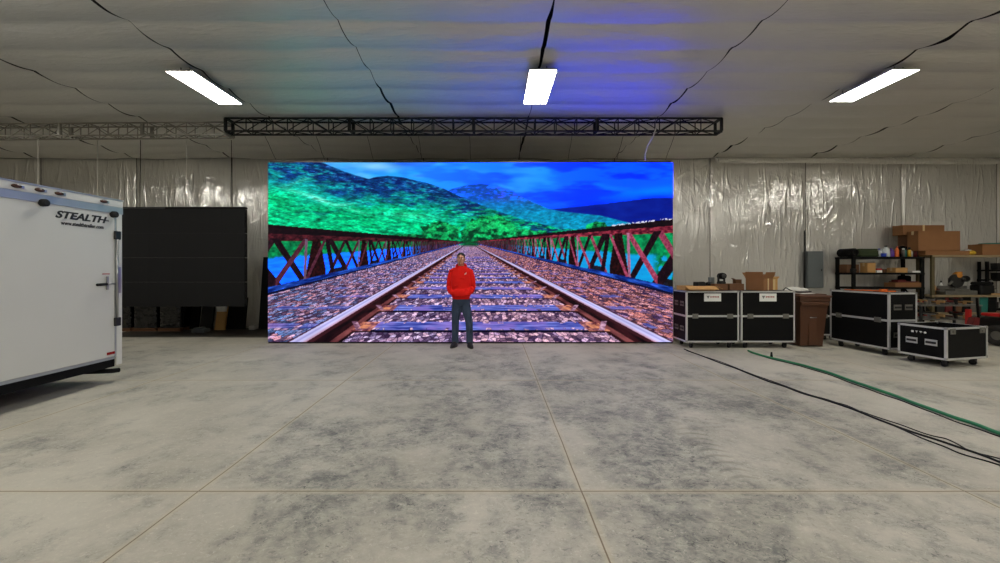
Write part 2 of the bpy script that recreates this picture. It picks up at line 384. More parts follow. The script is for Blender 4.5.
# ------------------------------------------------------------------ the picture on the LED screen
SX0, SX1, SY0, SY1 = 268.0, 673.0, 162.5, 343.5
def paint(nx, ny):
    x, y = np.meshgrid(np.linspace(SX0, SX1, nx), np.linspace(SY1, SY0, ny))
    VX, VY = 469.0, 242.6
    out = np.zeros(x.shape + (3,))
    def C(r, g, b): return np.array([r, g, b], float)
    def put(mask, c):
        m = np.clip(mask, 0, 1)[..., None]; out[:] = out * (1 - m) + c * m
    def lerp(a, b, t): t = np.clip(t, 0, 1)[..., None]; return a * (1 - t) + b * t
    def sm(v, a, b): t = np.clip((v - a) / (b - a), 0, 1); return t * t * (3 - 2 * t)
    def poly(pts): p = np.array(pts); return np.interp(x, p[:, 0], p[:, 1])
    # sky
    t = sm(x, 330, 640)
    sky = lerp(C(44, 166, 242), C(8, 84, 248), t)
    cl = fbm(x / 60, y / 16, 4, 3)
    sky = lerp(sky, lerp(C(110, 196, 255), C(10, 130, 255), t), sm(cl, .46, .72) * .9)
    dk = fbm(x / 45 + 9, y / 11, 4, 5); sky = lerp(sky, lerp(C(30, 100, 215), C(4, 36, 214), t), sm(dk, .48, .68) * (.4 + .4 * t))
    sky = lerp(sky, C(150, 214, 255), np.exp(-((x - 378) / 26) ** 2 - ((y - 166) / 4.0) ** 2) * .7)
    sky = lerp(sky, C(20, 74, 190), np.exp(-((x - 405) / 16) ** 2 - ((y - 164) / 3.0) ** 2) * .7)
    sky = lerp(sky, C(0, 130, 255), np.exp(-((x - 655) / 45) ** 2 - ((y - 192 + (x - 655) * .12) / 5) ** 2) * .8)
    sky = lerp(sky, C(2, 44, 190), sm(y, 188, 210) * .75 * t)
    out[:] = sky
    # far right dark ridge
    rz = poly([(530, 212), (560, 209), (590, 206), (620, 202.5), (648, 198.5), (672, 198.5)]) + 1.2 * (fbm(x / 9, x * 0, 3, 8) - .5)
    n = fbm(x / 14, y / 5, 4, 12)
    ridge = lerp(C(4, 16, 120), C(8, 34, 150), n * 1.2 - .1)
    ridge = lerp(ridge, C(10, 84, 150), sm(y, 215, 236) * sm(-x, -610, -540))
    put(sm(y, rz - .6, rz + .6) * (x > 525), ridge)
    # centre mountain
    cz = poly([(268, 220), (425, 206), (440, 196), (452, 189), (466, 185.5), (480, 184), (496, 185.5), (508, 190), (522, 197), (535, 203), (548, 209), (562, 212), (600, 216), (640, 226)])
    n = fbm(x / 12 + y / 10, y / 5, 5, 14); n2 = fbm(x / 5, y / 3 + x / 12, 4, 15)
    mt = lerp(C(24, 104, 214), C(18, 70, 176), sm(n, .3, .7)); mt = lerp(mt, C(86, 74, 200), sm(n2, .45, .75) * .55 * sm(x, 470, 520))
    mt = lerp(mt, C(6, 148, 178), sm(y, 194, 216) * .85); mt = lerp(mt, C(4, 96, 140), sm(n2, .48, .7) * .6 * sm(y, 196, 212))
    mt = lerp(mt, C(10, 176, 150), sm(y, 222, 236) * .7 * sm(n, .35, .6))
    mt = mt * (1 + .8 * (fbm((x - y * .7) / 3.5, (y + x * .12) / 1.4, 4, 207) - .5))[..., None]
    put(sm(y, cz - .6, cz + .6) * (x > 430), mt)
    # green hill on the left
    hz = poly([(268, 150), (318, 161), (330, 166), (345, 172), (358, 176), (368, 179), (376, 177), (388, 176), (402, 177.5), (416, 181), (430, 184), (444, 189), (458, 196), (472, 202), (490, 209), (520, 219), (560, 229), (672, 236)]) + .9 * (fbm(x / 5, x * 0, 3, 30) - .5)
    n = fbm(x / 16 + y / 20, y / 6 - x / 30, 5, 17); n2 = fbm(x / 4.5, y / 2.2 - x / 12, 4, 19)
    dep = y - hz
    left = sm(-x, -350, -270)
    gr = lerp(C(10, 66, 136), C(12, 150, 160), sm(n + (dep - 14) * .012, .38, .66))
    gr = lerp(gr, C(16, 44, 104), sm(n2, .45, .68) * .72 * sm(-dep, -34, -6))
    lo = sm(y, 190, 212) * .95; lo = np.maximum(lo, left * sm(y, 176, 198)); lo = lo * (1 - .6 * sm(x, 400, 470) * sm(-y, -222, -200))
    gcol = lerp(C(2, 182, 112), C(6, 222, 148), sm(n, .35, .65)); gcol = lerp(gcol, C(0, 112, 72), sm(n2, .52, .74) * .6)
    gr = lerp(gr, gcol, lo)
    gr = lerp(gr, C(20, 206, 190), np.exp(-((dep - 26) / 9) ** 2) * .45 * sm(n, .4, .6))
    for (cx, cy, w, hh, sl, st) in ((319, 199.5, 13, 2.6, .35, .9), (343, 205, 12, 1.5, -.05, .55), (296, 192, 16, 2.0, .30, .4), (355, 211, 15, 1.4, .3, .4), (300, 181, 22, 1.6, -.35, .35), (410, 216, 26, 3, .08, .3)):
        gr = lerp(gr, C(120, 248, 214), np.exp(-((x - cx) / w) ** 2 - ((y - cy - (x - cx) * sl) / hh) ** 2) * st)
    gr = lerp(gr, C(14, 50, 110), np.exp(-((x - 405) / 34) ** 2 - ((y - 203 - 2 * np.sin(x / 7)) / 2.6) ** 2) * .7 * sm(n2, .3, .55))
    gr = lerp(gr, C(8, 70, 84), np.exp(-((x - 322) / 28) ** 2 - ((y - 213 - 1.5 * np.sin(x / 5)) / 1.6) ** 2) * .7 * sm(n2, .3, .5))
    sx = fbm((x + y * .8) / 6.5, (y - x * .18) / 1.15, 4, 201); sy = fbm((x - y) / 9, (y + x * .1) / 2.0, 4, 203)
    rock = sm(-dep, -40, -8) * (1 - .75 * left * sm(y, 178, 196))
    gr = lerp(gr, C(8, 24, 86), sm(sy, .50, .64) * rock * .8); gr = lerp(gr, C(60, 150, 196), sm(sx, .60, .78) * rock * .45)
    gr = gr * (.94 + (1.0 * (sx - .5) + .6 * (sy - .5)) + .5 * (fbm(x / 2.2, y / .9, 2, 209) - .5))[..., None]
    put(sm(y, hz - .6, hz + .6) * (1 - sm(x, 500, 560) * (y < 222)), gr)
    # trees
    def tree(cx, cy, rx, ry, s, bright):
        d = np.hypot((x - cx) / rx, (y - cy) / ry) + .55 * (fbm(x / 4, y / 4, 3, s) - .5)
        f1, e, r = cells(x / 3.4, y / 2.3, s)
        c = lerp(C(2, 48, 30), C(16, 184, 98), sm(fbm(x / 5, y / 3.2, 4, s + 3), .34, .66) * bright + .15 * r)
        c = lerp(c, C(40, 200, 116), sm(r, .75, 1) * .5 * sm(cy + ry * .3 - y, -4, 8))
        c = c * (1 + .9 * (fbm(x / 1.8, y / 1.4, 3, s + 9) - .5))[..., None]
        put(sm(-d, -1.04, -.94), c)
    tree(405, 240, 30, 6, 49, .7); tree(441, 234, 19, 13, 41, .85); tree(520, 237, 40, 7, 43, .95); tree(490, 230, 25, 15.5, 45, 1.0); tree(476, 238, 16, 12, 47, .8); tree(597, 229, 11, 7, 53, 1.15)
    # everything below the bridge decks, mirrored about the vanishing point
    dx = x - VX; dy = y - VY
    w = dy / np.maximum(np.abs(dx), .01); R = dx > 0
    depth = 203.0 / np.maximum(np.abs(dx), .5)
    wt = np.where(R, -.114, -.0885); wb = np.where(R, .232, .236)
    inside = (w > wt) & (w < wb)
    # river and foliage behind the lattice
    fo = lerp(C(2, 74, 44), C(8, 170, 96), fbm(x / 3.5, y / 3, 4, 60) * 1.5 - .25)
    wa = lerp(C(16, 96, 226), C(20, 140, 250), fbm(x / 12, y / 2, 3, 62) * 1.4 - .2)
    wa = lerp(wa, C(10, 190, 190), R * .45)
    line = np.where(R, .062, .072) + .02 * (fbm(x / 6, x * 0, 3, 64) - .5)
    bg = lerp(fo, wa, sm(w, line, line + .02)); bg = lerp(bg, fo, sm(x, 651, 660) * sm(fbm(x / 5, y / 5, 3, 66), .35, .5))
    put(inside * 1.0, bg)
    # girder
    gw = np.where(R, -.045, -.005)
    n = fbm(dx * .28, y * .5, 3, 70)
    chord_black = (w > wt) & (w < wt + np.where(R, .034, .046)); chord_red = (w >= wt + np.where(R, .034, .046)) & (w < gw)
    red = lerp(lerp(C(26, 8, 16), C(92, 32, 42), n * 1.8 - .4), lerp(C(60, 10, 26), C(170, 56, 76), n * 2.0 - .5), R * 1.0)
    put(chord_black * 1.0, lerp(C(8, 6, 12), C(34, 14, 22), n)); put(chord_red * 1.0, red)
    # lattice
    per = .60
    u = (depth / per + np.where(R, .593, .64)); k = np.floor(u); fu = u - k; v = (w - gw) / (wb - gw)
    base = (v > -.05) & (w < wb)
    def strut(f, half, c, m=None):
        dd = np.abs(f); mk = (dd < half) & base
        if m is not None: mk = mk & m
        put(mk * 1.0, c)
    far = sm(depth, 3.0, 5.2)
    nn = fbm(x * .7, y * .7, 3, 72)
    dark = lerp(C(8, 4, 12), C(40, 16, 26), nn * 1.4 - .2); pink = lerp(lerp(C(46, 16, 28), C(104, 50, 70), nn), lerp(C(96, 26, 48), C(190, 84, 116), nn * 1.3 - .1), R * 1.0)
    hw = .042
    plate = (np.abs(fu - .86) < .06 + .10 * v); put((plate & base) * 1.0, lerp(C(10, 4, 8), C(56, 16, 20), nn * 1.5 - .35))
    strut(fu - .10 - .30 * v, hw * 1.25, dark); strut(fu - .36 + .30 * v, hw * .8, lerp(dark, pink, .35 + .5 * R))
    strut(fu - .40 - .28 * v, hw * .9, dark); strut(fu - .70 + .34 * v, hw * .8, pink)
    strut(fu - .98 + .26 * v, hw * .55, pink); strut(fu - .72 + .02 * v, hw * .4, lerp(pink, C(170, 180, 216), .3 + 0 * x) )
    strut(fu - .03 - .10 * v, hw * .9, dark)
    put(((np.abs(v - .93) < .09) & base & (np.abs(fu - .25) < .14)) * .9, dark)
    farc = lerp(C(26, 12, 22), C(120, 50, 66), fbm(depth * 9, w * 6, 3, 75) * 1.5 - .3); put(inside * far * (w > gw) * .82, farc)
    put(((w > wt - .006) & (w < wt + .003) & R & (fbm(x / 1.3, y / 1.3, 2, 77) > .56) & (x > 612)) * .9, C(230, 225, 240) + 0 * out)
    # kerb beam
    kb = (w > wb - .012) & (w < wb + .026); kk = fbm(x / 9, w * 90, 3, 80)
    kb = (w > wb - .008 + .010 * (kk - .5)) & (w < wb + .026); put(kb * 1.0, lerp(C(4, 26, 100), C(50, 104, 220), kk * 1.9 - .5)); put(((w > wb + .019) & (w < wb + .034)) * 1.0, C(12, 14, 46) + 0 * out)
    # ground
    g = (w >= wb + .032) & (dy > 3.2)
    dyc = np.maximum(dy, 1.0); U = dx / dyc; V = 1 / dyc
    LV = np.log(dyc) * 33; LU = U * 19 + .35 * np.sin(LV * .7)
    f1, e, r = cells(LU, LV, 90); f1b, eb, rb = cells(LU * 1.9, LV * 1.9, 95)
    r2 = h2(np.floor(r * 9999), np.floor(r * 777), 4)
    tone = .42 + .62 * r; tone = tone * (.74 + .26 * sm(eb, .02, .2)) * (.82 + .36 * rb)
    gap = sm(e, .03, .20) * (1 - .75 * (r2 < .14))
    cA = lerp(C(150, 116, 176), C(226, 182, 214), r); cA = lerp(cA, C(116, 140, 214), (r2 > .74) * .65); cA = lerp(cA, C(206, 132, 140), (r2 < .32) * .6)
    cR = lerp(C(168, 106, 134), C(226, 158, 166), r); cR = lerp(cR, C(206, 118, 106), (r2 > .66) * .6); cR = lerp(cR, C(140, 116, 190), (r2 < .30) * .6)
    stone = np.where(R[..., None], cR, cA); stone = lerp(stone, lerp(C(160, 122, 190), C(240, 206, 232), r), (np.abs(U) < 1.7) * .7)
    leftb = sm(-x, -360, -280)
    st = stone * np.clip(tone * 1.12, 0, 1.12)[..., None]; st = lerp(st, C(70, 130, 200) * tone[..., None] * 1.1, leftb * (r2 > .5) * .45)
    st = lerp(C(34, 18, 50), st, np.clip(.1 + gap, 0, 1))
    mean = stone * .74; st = lerp(mean * (.8 + .4 * h2(np.floor(x * 1.2), np.floor(y * 1.6), 6))[..., None], st, sm(dy, 5, 24))
    lum = tone * gap
    put(g * 1.0, np.clip(st, 0, 255))
    # sleepers
    q = (V - .01185) / .0032; fq = q - np.round(q); rg = dyc
    ext = (np.abs(U) < 2.9) & g
    tie = (np.abs(fq) < .19) & ext; under = (fq < -.19) & (fq > -.28) & ext
    wood = fbm(U * 4 + np.round(q) * 3, V * 9000, 4, 101)
    tc_ = lerp(C(34, 44, 130), C(130, 140, 226), wood * 2.0 - .5); tc_ = lerp(tc_, C(150, 112, 196), sm(fbm(U * 3, q * 2, 3, 103), .45, .65) * .6)
    cov = np.where(np.abs(U) < 1.6, 1.0, (fbm(U * 3, np.round(q) * 3, 3, 105) > .52) * (np.abs(fq) < .11) * .75)
    edge_stone = (r > .55) & (np.abs(fq) > .09) & (fbm(U * 9, q * 4, 2, 107) > .5)
    put((tie & ~edge_stone) * cov * sm(dy, 8, 16), tc_); put(under * np.minimum(cov, 1) * sm(dy, 14, 24), C(10, 8, 26) + 0 * out)
    # rails: head, shaded web, foot, clips
    for sgn, a0, a1, b0, f0, f1_ in ((-1, 1.615, 1.78, 1.26, 1.30, 1.385), (1, 1.84, 2.01, 1.50, 1.555, 1.64)):
        uu = U * sgn; ok = dy > 3.0
        web = (uu > b0) & (uu < a0) & ok; nn2 = fbm(U * 12, V * 900, 3, 110)
        put(web * 1.0, lerp(C(10, 4, 10), C(66, 24, 30), nn2 * 1.3 - .2))
        put(((uu > a0 - .07) & (uu < a0) & ok) * .8, C(60, 26, 34) + 0 * out)
        put(((uu > f0) & (uu < f1_) & ok) * .8, lerp(C(60, 22, 30), C(150, 84, 84), nn2 * 1.3))
        # plates and clips at each sleeper
        pl = (uu > b0 - .16) & (uu < f0 + .02) & (np.abs(fq + .02) < .21) & (dy > 12)
        put(pl * .85, lerp(C(80, 30, 46), C(236, 150, 116), fbm(U * 26, q * 15, 3, 115) * 2.4 - .7))
        cl = (np.abs((uu - f0 - .03) - (fq) * .5) < .035) & (np.abs(fq) < .2) & (dy > 10); put(cl * .9, lerp(C(96, 60, 84), C(214, 170, 200), fbm(U * 30, q * 20, 2, 117) * 2 - .5))
        cl = (np.abs(uu - b0 + .04) < .05) & (np.abs(fq + .03) < .09) & (dy > 10); put(cl * .7, C(220, 140, 96) + 0 * out)
        head = (uu >= a0) & (uu < a1) & ok; t2 = (uu - a0) / (a1 - a0)
        hc = lerp(C(196, 150, 178), C(206, 200, 248), sm(t2, 0, .35)); hc = lerp(hc, C(140, 140, 214), sm(t2, .45, .6) * sm(-t2, -.85, -.6) * .6)
        hc = hc * (.86 + .2 * fbm(U * 5, dy / 9, 3, 120))[..., None]
        put(head * 1.0, hc); put(((uu >= a1) & (uu < a1 + .035) & ok) * .7, C(60, 24, 44) + 0 * out)
    # tree foot between the rails at the far end
    put(sm(-np.abs(y - 244), -4.2, -1.5) * sm(-np.abs(x - 470), -11, -5) * .75, C(8, 62, 34) + 0 * out)
    return np.clip(out, 0, 255) / 255
NX, NY = 720, 324
img = paint(NX, NY)
YS = 7.5; sc_ = YS / F
sx0, sx1 = (SX0 - CX) * sc_, (SX1 - CX) * sc_; sz1 = H - (SY0 - CY) * sc_; sz0 = .03
m = bpy.data.materials.new('led_picture'); m.use_nodes = True; nt = m.node_tree
b = nt.nodes['Principled BSDF']; at_n = nt.nodes.new('ShaderNodeVertexColor'); at_n.layer_name = 'picture'
b.inputs['Base Color'].default_value = (.003, .003, .003, 1); b.inputs['Roughness'].default_value = .8; b.inputs['Specular IOR Level'].default_value = .03
nt.links.new(at_n.outputs[0], b.inputs['Emission Color']); b.inputs['Emission Strength'].default_value = 1.15
led = empty('led_video_wall', ((sx0 + sx1) / 2, YS, 0))
tag(led, 'large lit video wall showing railway tracks on a bridge with green hills', 'screen')
lw = (sx1 - sx0)
face = grid_obj('display_face', NX, NY, lambda u, v: np.stack([-lw / 2 + lw * u, 0 * u, sz0 + (sz1 - sz0) * v], 1), m); face.parent = led
ca = face.data.color_attributes.new('picture', 'FLOAT_COLOR', 'POINT')
c_ = img.reshape(-1, 3); lin = np.where(c_ <= .04045, c_ / 12.92, ((c_ + .055) / 1.055) ** 2.4)
sat = np.clip((c_[:, 2] - .74) / .2, 0, 1) * np.clip((c_[:, 2] - c_[:, 1] - .34) / .3, 0, 1)
lin[:, 2] *= 1 + 3.0 * sat          # the blue diodes burn far brighter than the photo can record
rgba = np.ones((NX * NY, 4), np.float32); rgba[:, :3] = lin
ca.data.foreach_set('color', rgba.ravel())
fb = MB()
for i in range(16):
    for j in range(7):
        cw = lw / 16; chh = (sz1 - sz0) / 7
        fb.box((-lw / 2 + cw * (i + .5), .045, sz0 + chh * (j + .5)), (cw - .004, .08, chh - .004))
fb.build('cabinet_frame', 'black_paint', led)
MB().box2((-lw / 2, .01, 0), (lw / 2, .12, .028)).build('base_rail', 'black_paint', led)
tb = MB().box2((-lw / 2 + .02, .03, sz1 + .004), (lw / 2 - .02, .09, sz1 + .035)); tb.build('hanging_bar', 'dark_metal', led)
for i in range(9):
    xx = -lw / 2 + .12 + i * (lw - .24) / 8
    MB().torus((xx, .06, sz1 + .05), .016, .005, 'Y', 12, 6).build('rigging_eye', 'chrome', led)
for sx in (-1, 0, 1):
    br = MB().bar((sx * 3.86, .1, 1.2), (sx * 3.90, .62, .03), .05).bar((sx * 3.86, .1, .05), (sx * 3.9, .66, .03), .04).box((sx * 3.9, .6, .015), (.12, .16, .03))
    br.build('rear_brace', 'truss_alu', led)

# ------------------------------------------------------------------ trusses
def truss(name, p0, p1, h, d, m, bays, label, r=.017):
    p0, p1 = Vector(p0), Vector(p1); L = (p1 - p0).length; ang = math.atan2(p1.y - p0.y, p1.x - p0.x)
    e = empty(name, p0, ang); tag(e, label, 'truss', 'ceiling trusses')
    for y in (0, d):
        for z in (0, h): MB().tube([(0, y, z), (L, y, z)], r, 10).build('chord', m, e)
    b = MB()
    for f, pl in enumerate(('front', 'back', 'top', 'bottom')):
        for k in range(bays + 1):
            x = L * k / bays
            A = {'front': ((x, 0, 0), (x, 0, h)), 'back': ((x, d, 0), (x, d, h)), 'top': ((x, 0, h), (x, d, h)), 'bottom': ((x, 0, 0), (x, d, 0))}[pl]
            b.tube(A, r * .6, 6)
            if k < bays:
                x2 = L * (k + 1) / bays; up = (k + f) % 2
                za, zb = (0, 1) if up else (1, 0)
                B = {'front': ((x, 0, za * h), (x2, 0, zb * h)), 'back': ((x, d, zb * h), (x2, d, za * h)), 'top': ((x, za * d, h), (x2, zb * d, h)), 'bottom': ((x, zb * d, 0), (x2, za * d, 0))}[pl]
                b.tube(B, r * .55, 6)
    b.build('lattice', m, e)
    for x in (0, L):
        MB().bar((x, 0, 0), (x, 0, h), r * 2.2).bar((x, d, 0), (x, d, h), r * 2.2).bar((x, 0, 0), (x, d, 0), r * 2.2).bar((x, 0, h), (x, d, h), r * 2.2).build('end_frame', m, e)
    for k in range(1, 4):
        x = L * k / 4; MB().box((x, 0, h / 2), (.05, r * 2.6, h)).build('splice_plate', m, e); MB().box((x, d, h / 2), (.05, r * 2.6, h)).build('splice_plate', m, e)
    return e
truss('lighting_truss', (-4.93, 7.0, 4.01), (4.21, 7.0, 4.01), .235, .2, 'black_paint', 24, 'black box truss hung level above the top of the lit video wall', .018)
truss('lighting_truss', (-11.4, 7.25, 3.99), (-5.0, 7.12, 4.01), .23, .2, 'truss_alu', 17, 'silver grey box truss in line with the black one, above the trailer', .014)
def wire(name, a, b, r, m, label, group=None, hook=True):
    a, b = Vector(a), Vector(b); mid = (a + b) / 2
    e = MB().tube([a, a.lerp(b, .33) + Vector((.004, 0, 0)), a.lerp(b, .66) - Vector((.003, 0, 0)), b], r, 6).build(name, m)
    tag(e, label, 'cable', group); return e
for i in range(9):
    xx = (sx0 + sx1) / 2 - lw / 2 + .12 + i * (lw - .24) / 8
    wire('hanging_wire', (xx, 7.2, 3.985), (xx, 7.56, sz1 + .075), .004, 'dark_metal', 'thin steel wire holding the video wall, ' + ['outermost above the green hillside', 'second from the green hillside end', 'third from the green hillside end', 'just left of the middle', 'in the middle', 'just right of the middle', 'third from the blue sky end', 'second from the blue sky end', 'outermost above the blue sky'][i], 'wires holding the video wall')
e = MB().tube([at(656, 128, 6.95), at(653, 137, 7.02), at(648, 145, 7.3), at(645, 155, 7.4), at(645.5, 160.5, 7.45)], .012, 8).build('white_cord', 'cord_white')
tag(e, 'white cord dangling from the black truss to the right end of the video wall', 'cord')

# ------------------------------------------------------------------ ceiling lights
def lamp(x, y0, y1, label, vis=True):
    e = empty('ceiling_light', (x, (y0 + y1) / 2, 4.2)); L = y1 - y0
    tag(e, label, 'light', 'ceiling lights' if vis else 'ceiling lights behind the viewpoint')
    MB().box((0, 0, .012), (.34, L - .04, .03), bev=.01).box((0, 0, -.001), (.375, L + .01, .006)).box((-.187, 0, -.006), (.006, L + .01, .012)).box((.187, 0, -.006), (.006, L + .01, .012)).box((0, L / 2, -.006), (.37, .006, .012)).box((0, -L / 2, -.006), (.37, .006, .012)).build('housing', 'lamp_housing', e)
    MB().box((0, 0, -.008), (.366, L - .01, .007)).build('diffuser', 'lamp_glow', e)
    for sx in (-.06, .06):
        for sy in (-.4, .4): MB().bar((sx, L * sy, .02), (sx, L * sy, .12), .008).build('hanger', 'dark_metal', e)
    return e
lamp(-4.33, 5.24, 6.28, 'bright rectangular ceiling light above the white trailer, the left one')
lamp(.69, 5.2, 6.26, 'bright rectangular ceiling light in front of the middle of the black truss')
lamp(5.655, 5.2, 6.18, 'bright rectangular ceiling light at the right, beyond the end of the truss')
for xx in (-9.4, 10.7): lamp(xx, 5.2, 6.3, 'unseen rectangular ceiling light added to one side to brighten the walls', False)  # unseen pair added to throw more light on the walls
for yy in (1.5, -3.0, -7.2):  # outer columns are unseen extras added to brighten the walls
    for xx in (-9.4, -4.33, .69, 5.67, 10.7): lamp(xx, yy - .58, yy + .58, 'unseen rectangular ceiling light behind the viewpoint', False)

# ------------------------------------------------------------------ trailer
TX = -4.9
T = empty('enclosed_trailer', (TX, 5.02, 0))
tag(T, 'white enclosed cargo trailer seen from its rear door at the left edge', 'trailer')
W = 1.87  # door face runs from y=-W..0 (local), body runs to -x
MB().box2((-3.6, -W, .40), (-.02, 0, 2.33), bev=.01).build('body', 'trailer_white', T)
MB().box2((-3.62, -W - .01, 2.28), (-.052, .008, 2.345), bev=.012).build('roof_cap', 'trailer_trim', T)
dr = MB().box2((-.03, -W + .09, .335), (.005, -.10, 2.18), bev=.006).build('rear_door', 'trailer_white', T)
hd = MB().box2((-.05, -W, 2.265), (.014, .0, 2.352), bev=.006).build('header', 'trailer_white', T)
MB().box2((-.05, -W, 2.353), (.018, .004, 2.366)).build('roof_lip', 'trailer_trim', T)
MB().prism([(-.03, 2.18), (.012, 2.18), (.012, 2.265), (-.03, 2.265)], 1, -W, -.0).build('header_trim', 'trailer_trim', T)
MB().box2((-.03, -.10, .33), (.008, -.085, 2.18)).build('door_edge_trim', 'trailer_trim', T); MB().box2((-.04, -W, .33), (.006, -W + .09, 2.18)).build('door_edge_trim', 'trailer_trim', T)
MB().box2((-.05, -.083, .215), (.010, -.008, 2.265), bev=.006).build('corner_post', 'trailer_white', T)
MB().box2((-.06, -W, .30), (.0, -.10, .333)).build('door_sill', 'trailer_trim', T)
MB().box2((-3.55, -W + .02, .22), (-.08, -.10, .398)).box2((-.12, -W + .02, .20), (-.01, -.09, .298)).build('chassis', 'black_matte', T)
MB().tube([(-.35, -.35, .19), (-.02, -.10, .145), (.0, -.04, .14)], .03, 8).build('tail_pipe_step', 'black_matte', T)
for i, (yy) in enumerate((-1.13, -.93, -.745, -.255)):
    l = MB().ball((.022, yy, 2.31), (.022, .045, .022)).build('clearance_light', 'amber_lens', T)
    MB().box((.016, yy + .045, 2.31), (.01, .05, .035), bev=.004).build('light_base', 'chrome', l)
for yy, zz in ((-.895, 2.18), (-.13, 2.165)):
    MB().tube([(.0, yy, zz), (.05, yy, zz), (.06, yy, zz)], [.042, .04, .025], 14).build('door_bumper', 'rubber', T)
# lock bar with brackets, cam plate and handle
lb = MB().tube([(.022, -.088, .74), (.022, -.088, 1.96)], .013, 8).build('lock_bar', 'chrome', T)
for z in (.78, 1.90): MB().box((.02, -.082, z), (.03, .075, .11), bev=.008).build('lock_bracket', 'dark_metal', T)
MB().box((.016, -.05, 1.32), (.012, .03, .34)).build('cam_plate', 'chrome', T)
hn = MB().tube([(.035, -.13, 1.275), (.04, -.24, 1.275)], .009, 8).box((.02, -.21, 1.285), (.02, .022, .17), bev=.004).build('door_handle', 'chrome', T)
MB().tube([(.042, -.24, 1.272), (.046, -.36, 1.268)], .017, 10).build('handle_grip', 'rubber', hn)
MB().box((.007, -.215, 1.40), (.003, .09, .012)).build('warning_sticker', 'ink_red', T)
MB().box((.009, -.155, .385), (.008, .10, .035), bev=.003).build('reflector', 'red_lens', T)
text_mesh('lettering', 'STEALTH', .112, 'ink', T, EAST(.0068, -.50, 2.075), .3, 1.2, .004)
MB().box((.007, -.205, 2.075), (.002, .05, .02)).build('lettering_dot', 'ink_grey', T)
text_mesh('web_address', 'www.stealthtrailer.com', .062, 'ink', T, EAST(.0068, -.48, 1.985), 0, .80, .0014)
for y0 in (-.02, -W + .02):
    for xx in (-1.6, -2.4):
        wl = MB().tube([(xx, y0 - .1 if y0 > -.5 else y0 - .02, .30), (xx, y0 - .0 if y0 > -.5 else y0 + .1, .30)], .30, 24).build('wheel', 'tyre', T)
MB().tube([(-3.6, -W / 2, .33), (-4.4, -W / 2, .33)], .05, 8).tube([(-4.3, -W / 2, .5), (-4.3, -W / 2, .0)], .035, 8).build('tow_bar', 'black_matte', T)

# ------------------------------------------------------------------ left black LED wall section, hanging
B0 = empty('unlit_led_panel', (-6.66, 7.9, .69))
tag(B0, 'black unlit screen section hanging between the trailer and the lit video wall', 'screen')
f = MB(); cw, ch = .5, .508
for i in range(6):
    for j in range(4): f.box((-1.5 + cw * (i + .5), 0, ch * (j + .5)), (cw - .0012, .012, ch - .0012))
f.build('display_face', 'led_black', B0)
f = MB()
for i in range(6):
    for j in range(4): f.box((-1.5 + cw * (i + .5), .05, ch * (j + .5)), (cw - .012, .085, ch - .012))
f.build('cabinet_frame', 'black_paint', B0)
MB().box2((-1.5, -.004, 4 * ch + .001), (1.5, .09, 4 * ch + .04)).build('hanging_bar', 'black_matte', B0)
for j in range(4):
    for q in range(3):
        z = ch * j + .1 + q * .15; MB().box((1.508, .03, z), (.016, .05, .07), bev=.004).build('edge_lock', 'black_paint', B0)
MB().box((-.6, -.012, 4 * ch + .02), (.9, .01, .03)).build('hanging_bar_joint', 'dark_metal', B0)
for px, mm, r in ((140, 'black_matte', .007), (186, 'cord_white', .006), (97, 'cord_white', .006), (231, 'black_matte', .006)):
    top = Vector(((px - CX) / F * 7.35, 7.36, 3.965))
    if px in (140, 231, 186):
        bx = (px - CX) / F * 7.95
        if px == 231: wire('hanging_wire', top, (bx + .0, 7.95, 2.77), r, mm, 'thin black wire at the right end of the hanging black screen')
        elif px == 140: wire('hanging_wire', top, (bx, 7.95, 2.77), r, mm, 'black strap from the silver truss to the hanging black screen')
        else: wire('hanging_wire', top, (bx, 7.95, 2.77), r, mm, 'white cord from the silver truss to the hanging black screen')
    else: wire('hanging_wire', top, at(px, 232, 7.6), r, mm, 'white cord hanging from the silver truss behind the trailer corner')
wire('hanging_wire', at(38, 134, 7.3), at(38, 215, 7.6), .006, 'cord_white', 'white cord hanging from the silver truss at the far left')

# wrapped bundles and leaning things under it
def wrapped(px0, px1, py, Y, label):
    p0, p1 = at(px0, 326, Y), at(px1, 326, Y); w = p1.x - p0.x; top = H - (py - CY) / F * Y
    e = empty('wrapped_pallet', ((p0.x + p1.x) / 2, Y + .3, 0)); tag(e, label, 'pallet load', 'wrapped loads by the wall')
    b = MB(); 
    for k in range(3): b.box((0, -.24 + .24 * k, .03), (w * .95, .09, .06))
    b.box((0, 0, .07), (w * .97, .6, .02)); b.build('pallet', 'cardboard_dark', e)
    def fn(u, v):
        a = 2 * PI * u; c = np.cos(a); s = np.sin(a); k = (np.abs(c) ** 6 + np.abs(s) ** 6) ** (-1 / 6)
        n = 1 + .05 * (fbm(u * 9, v * 7 + u * 5, 3, int(px0)) - .5); rr = np.where(v > .92, (1 - v) / .08, 1.0)
        rr = np.clip(rr, 0.01, 1) * .25 + .75 * (v < .999) + 0.0 * v
        rr = np.where(v > .92, .97, 1.0) * np.where(v >= .999, .02, 1.0)
        return np.stack([c * k * w / 2 * n * rr, s * k * .3 * n * rr, .082 + (top - .09) * np.minimum(v / .97, 1)], 1)
    o = grid_obj('film_wrap', 60, 30, fn, 'wrap'); o.parent = e; return e
wrapped(105, 130, 302, 8.95, 'load wrapped in dark film just visible beside the trailer corner')
wrapped(131, 156, 303, 8.95, 'load wrapped in dark film under the hanging black screen, between its two wrapped neighbours')
wrapped(157, 180, 304, 8.95, 'load wrapped in shiny film under the hanging black screen, farthest from the trailer')
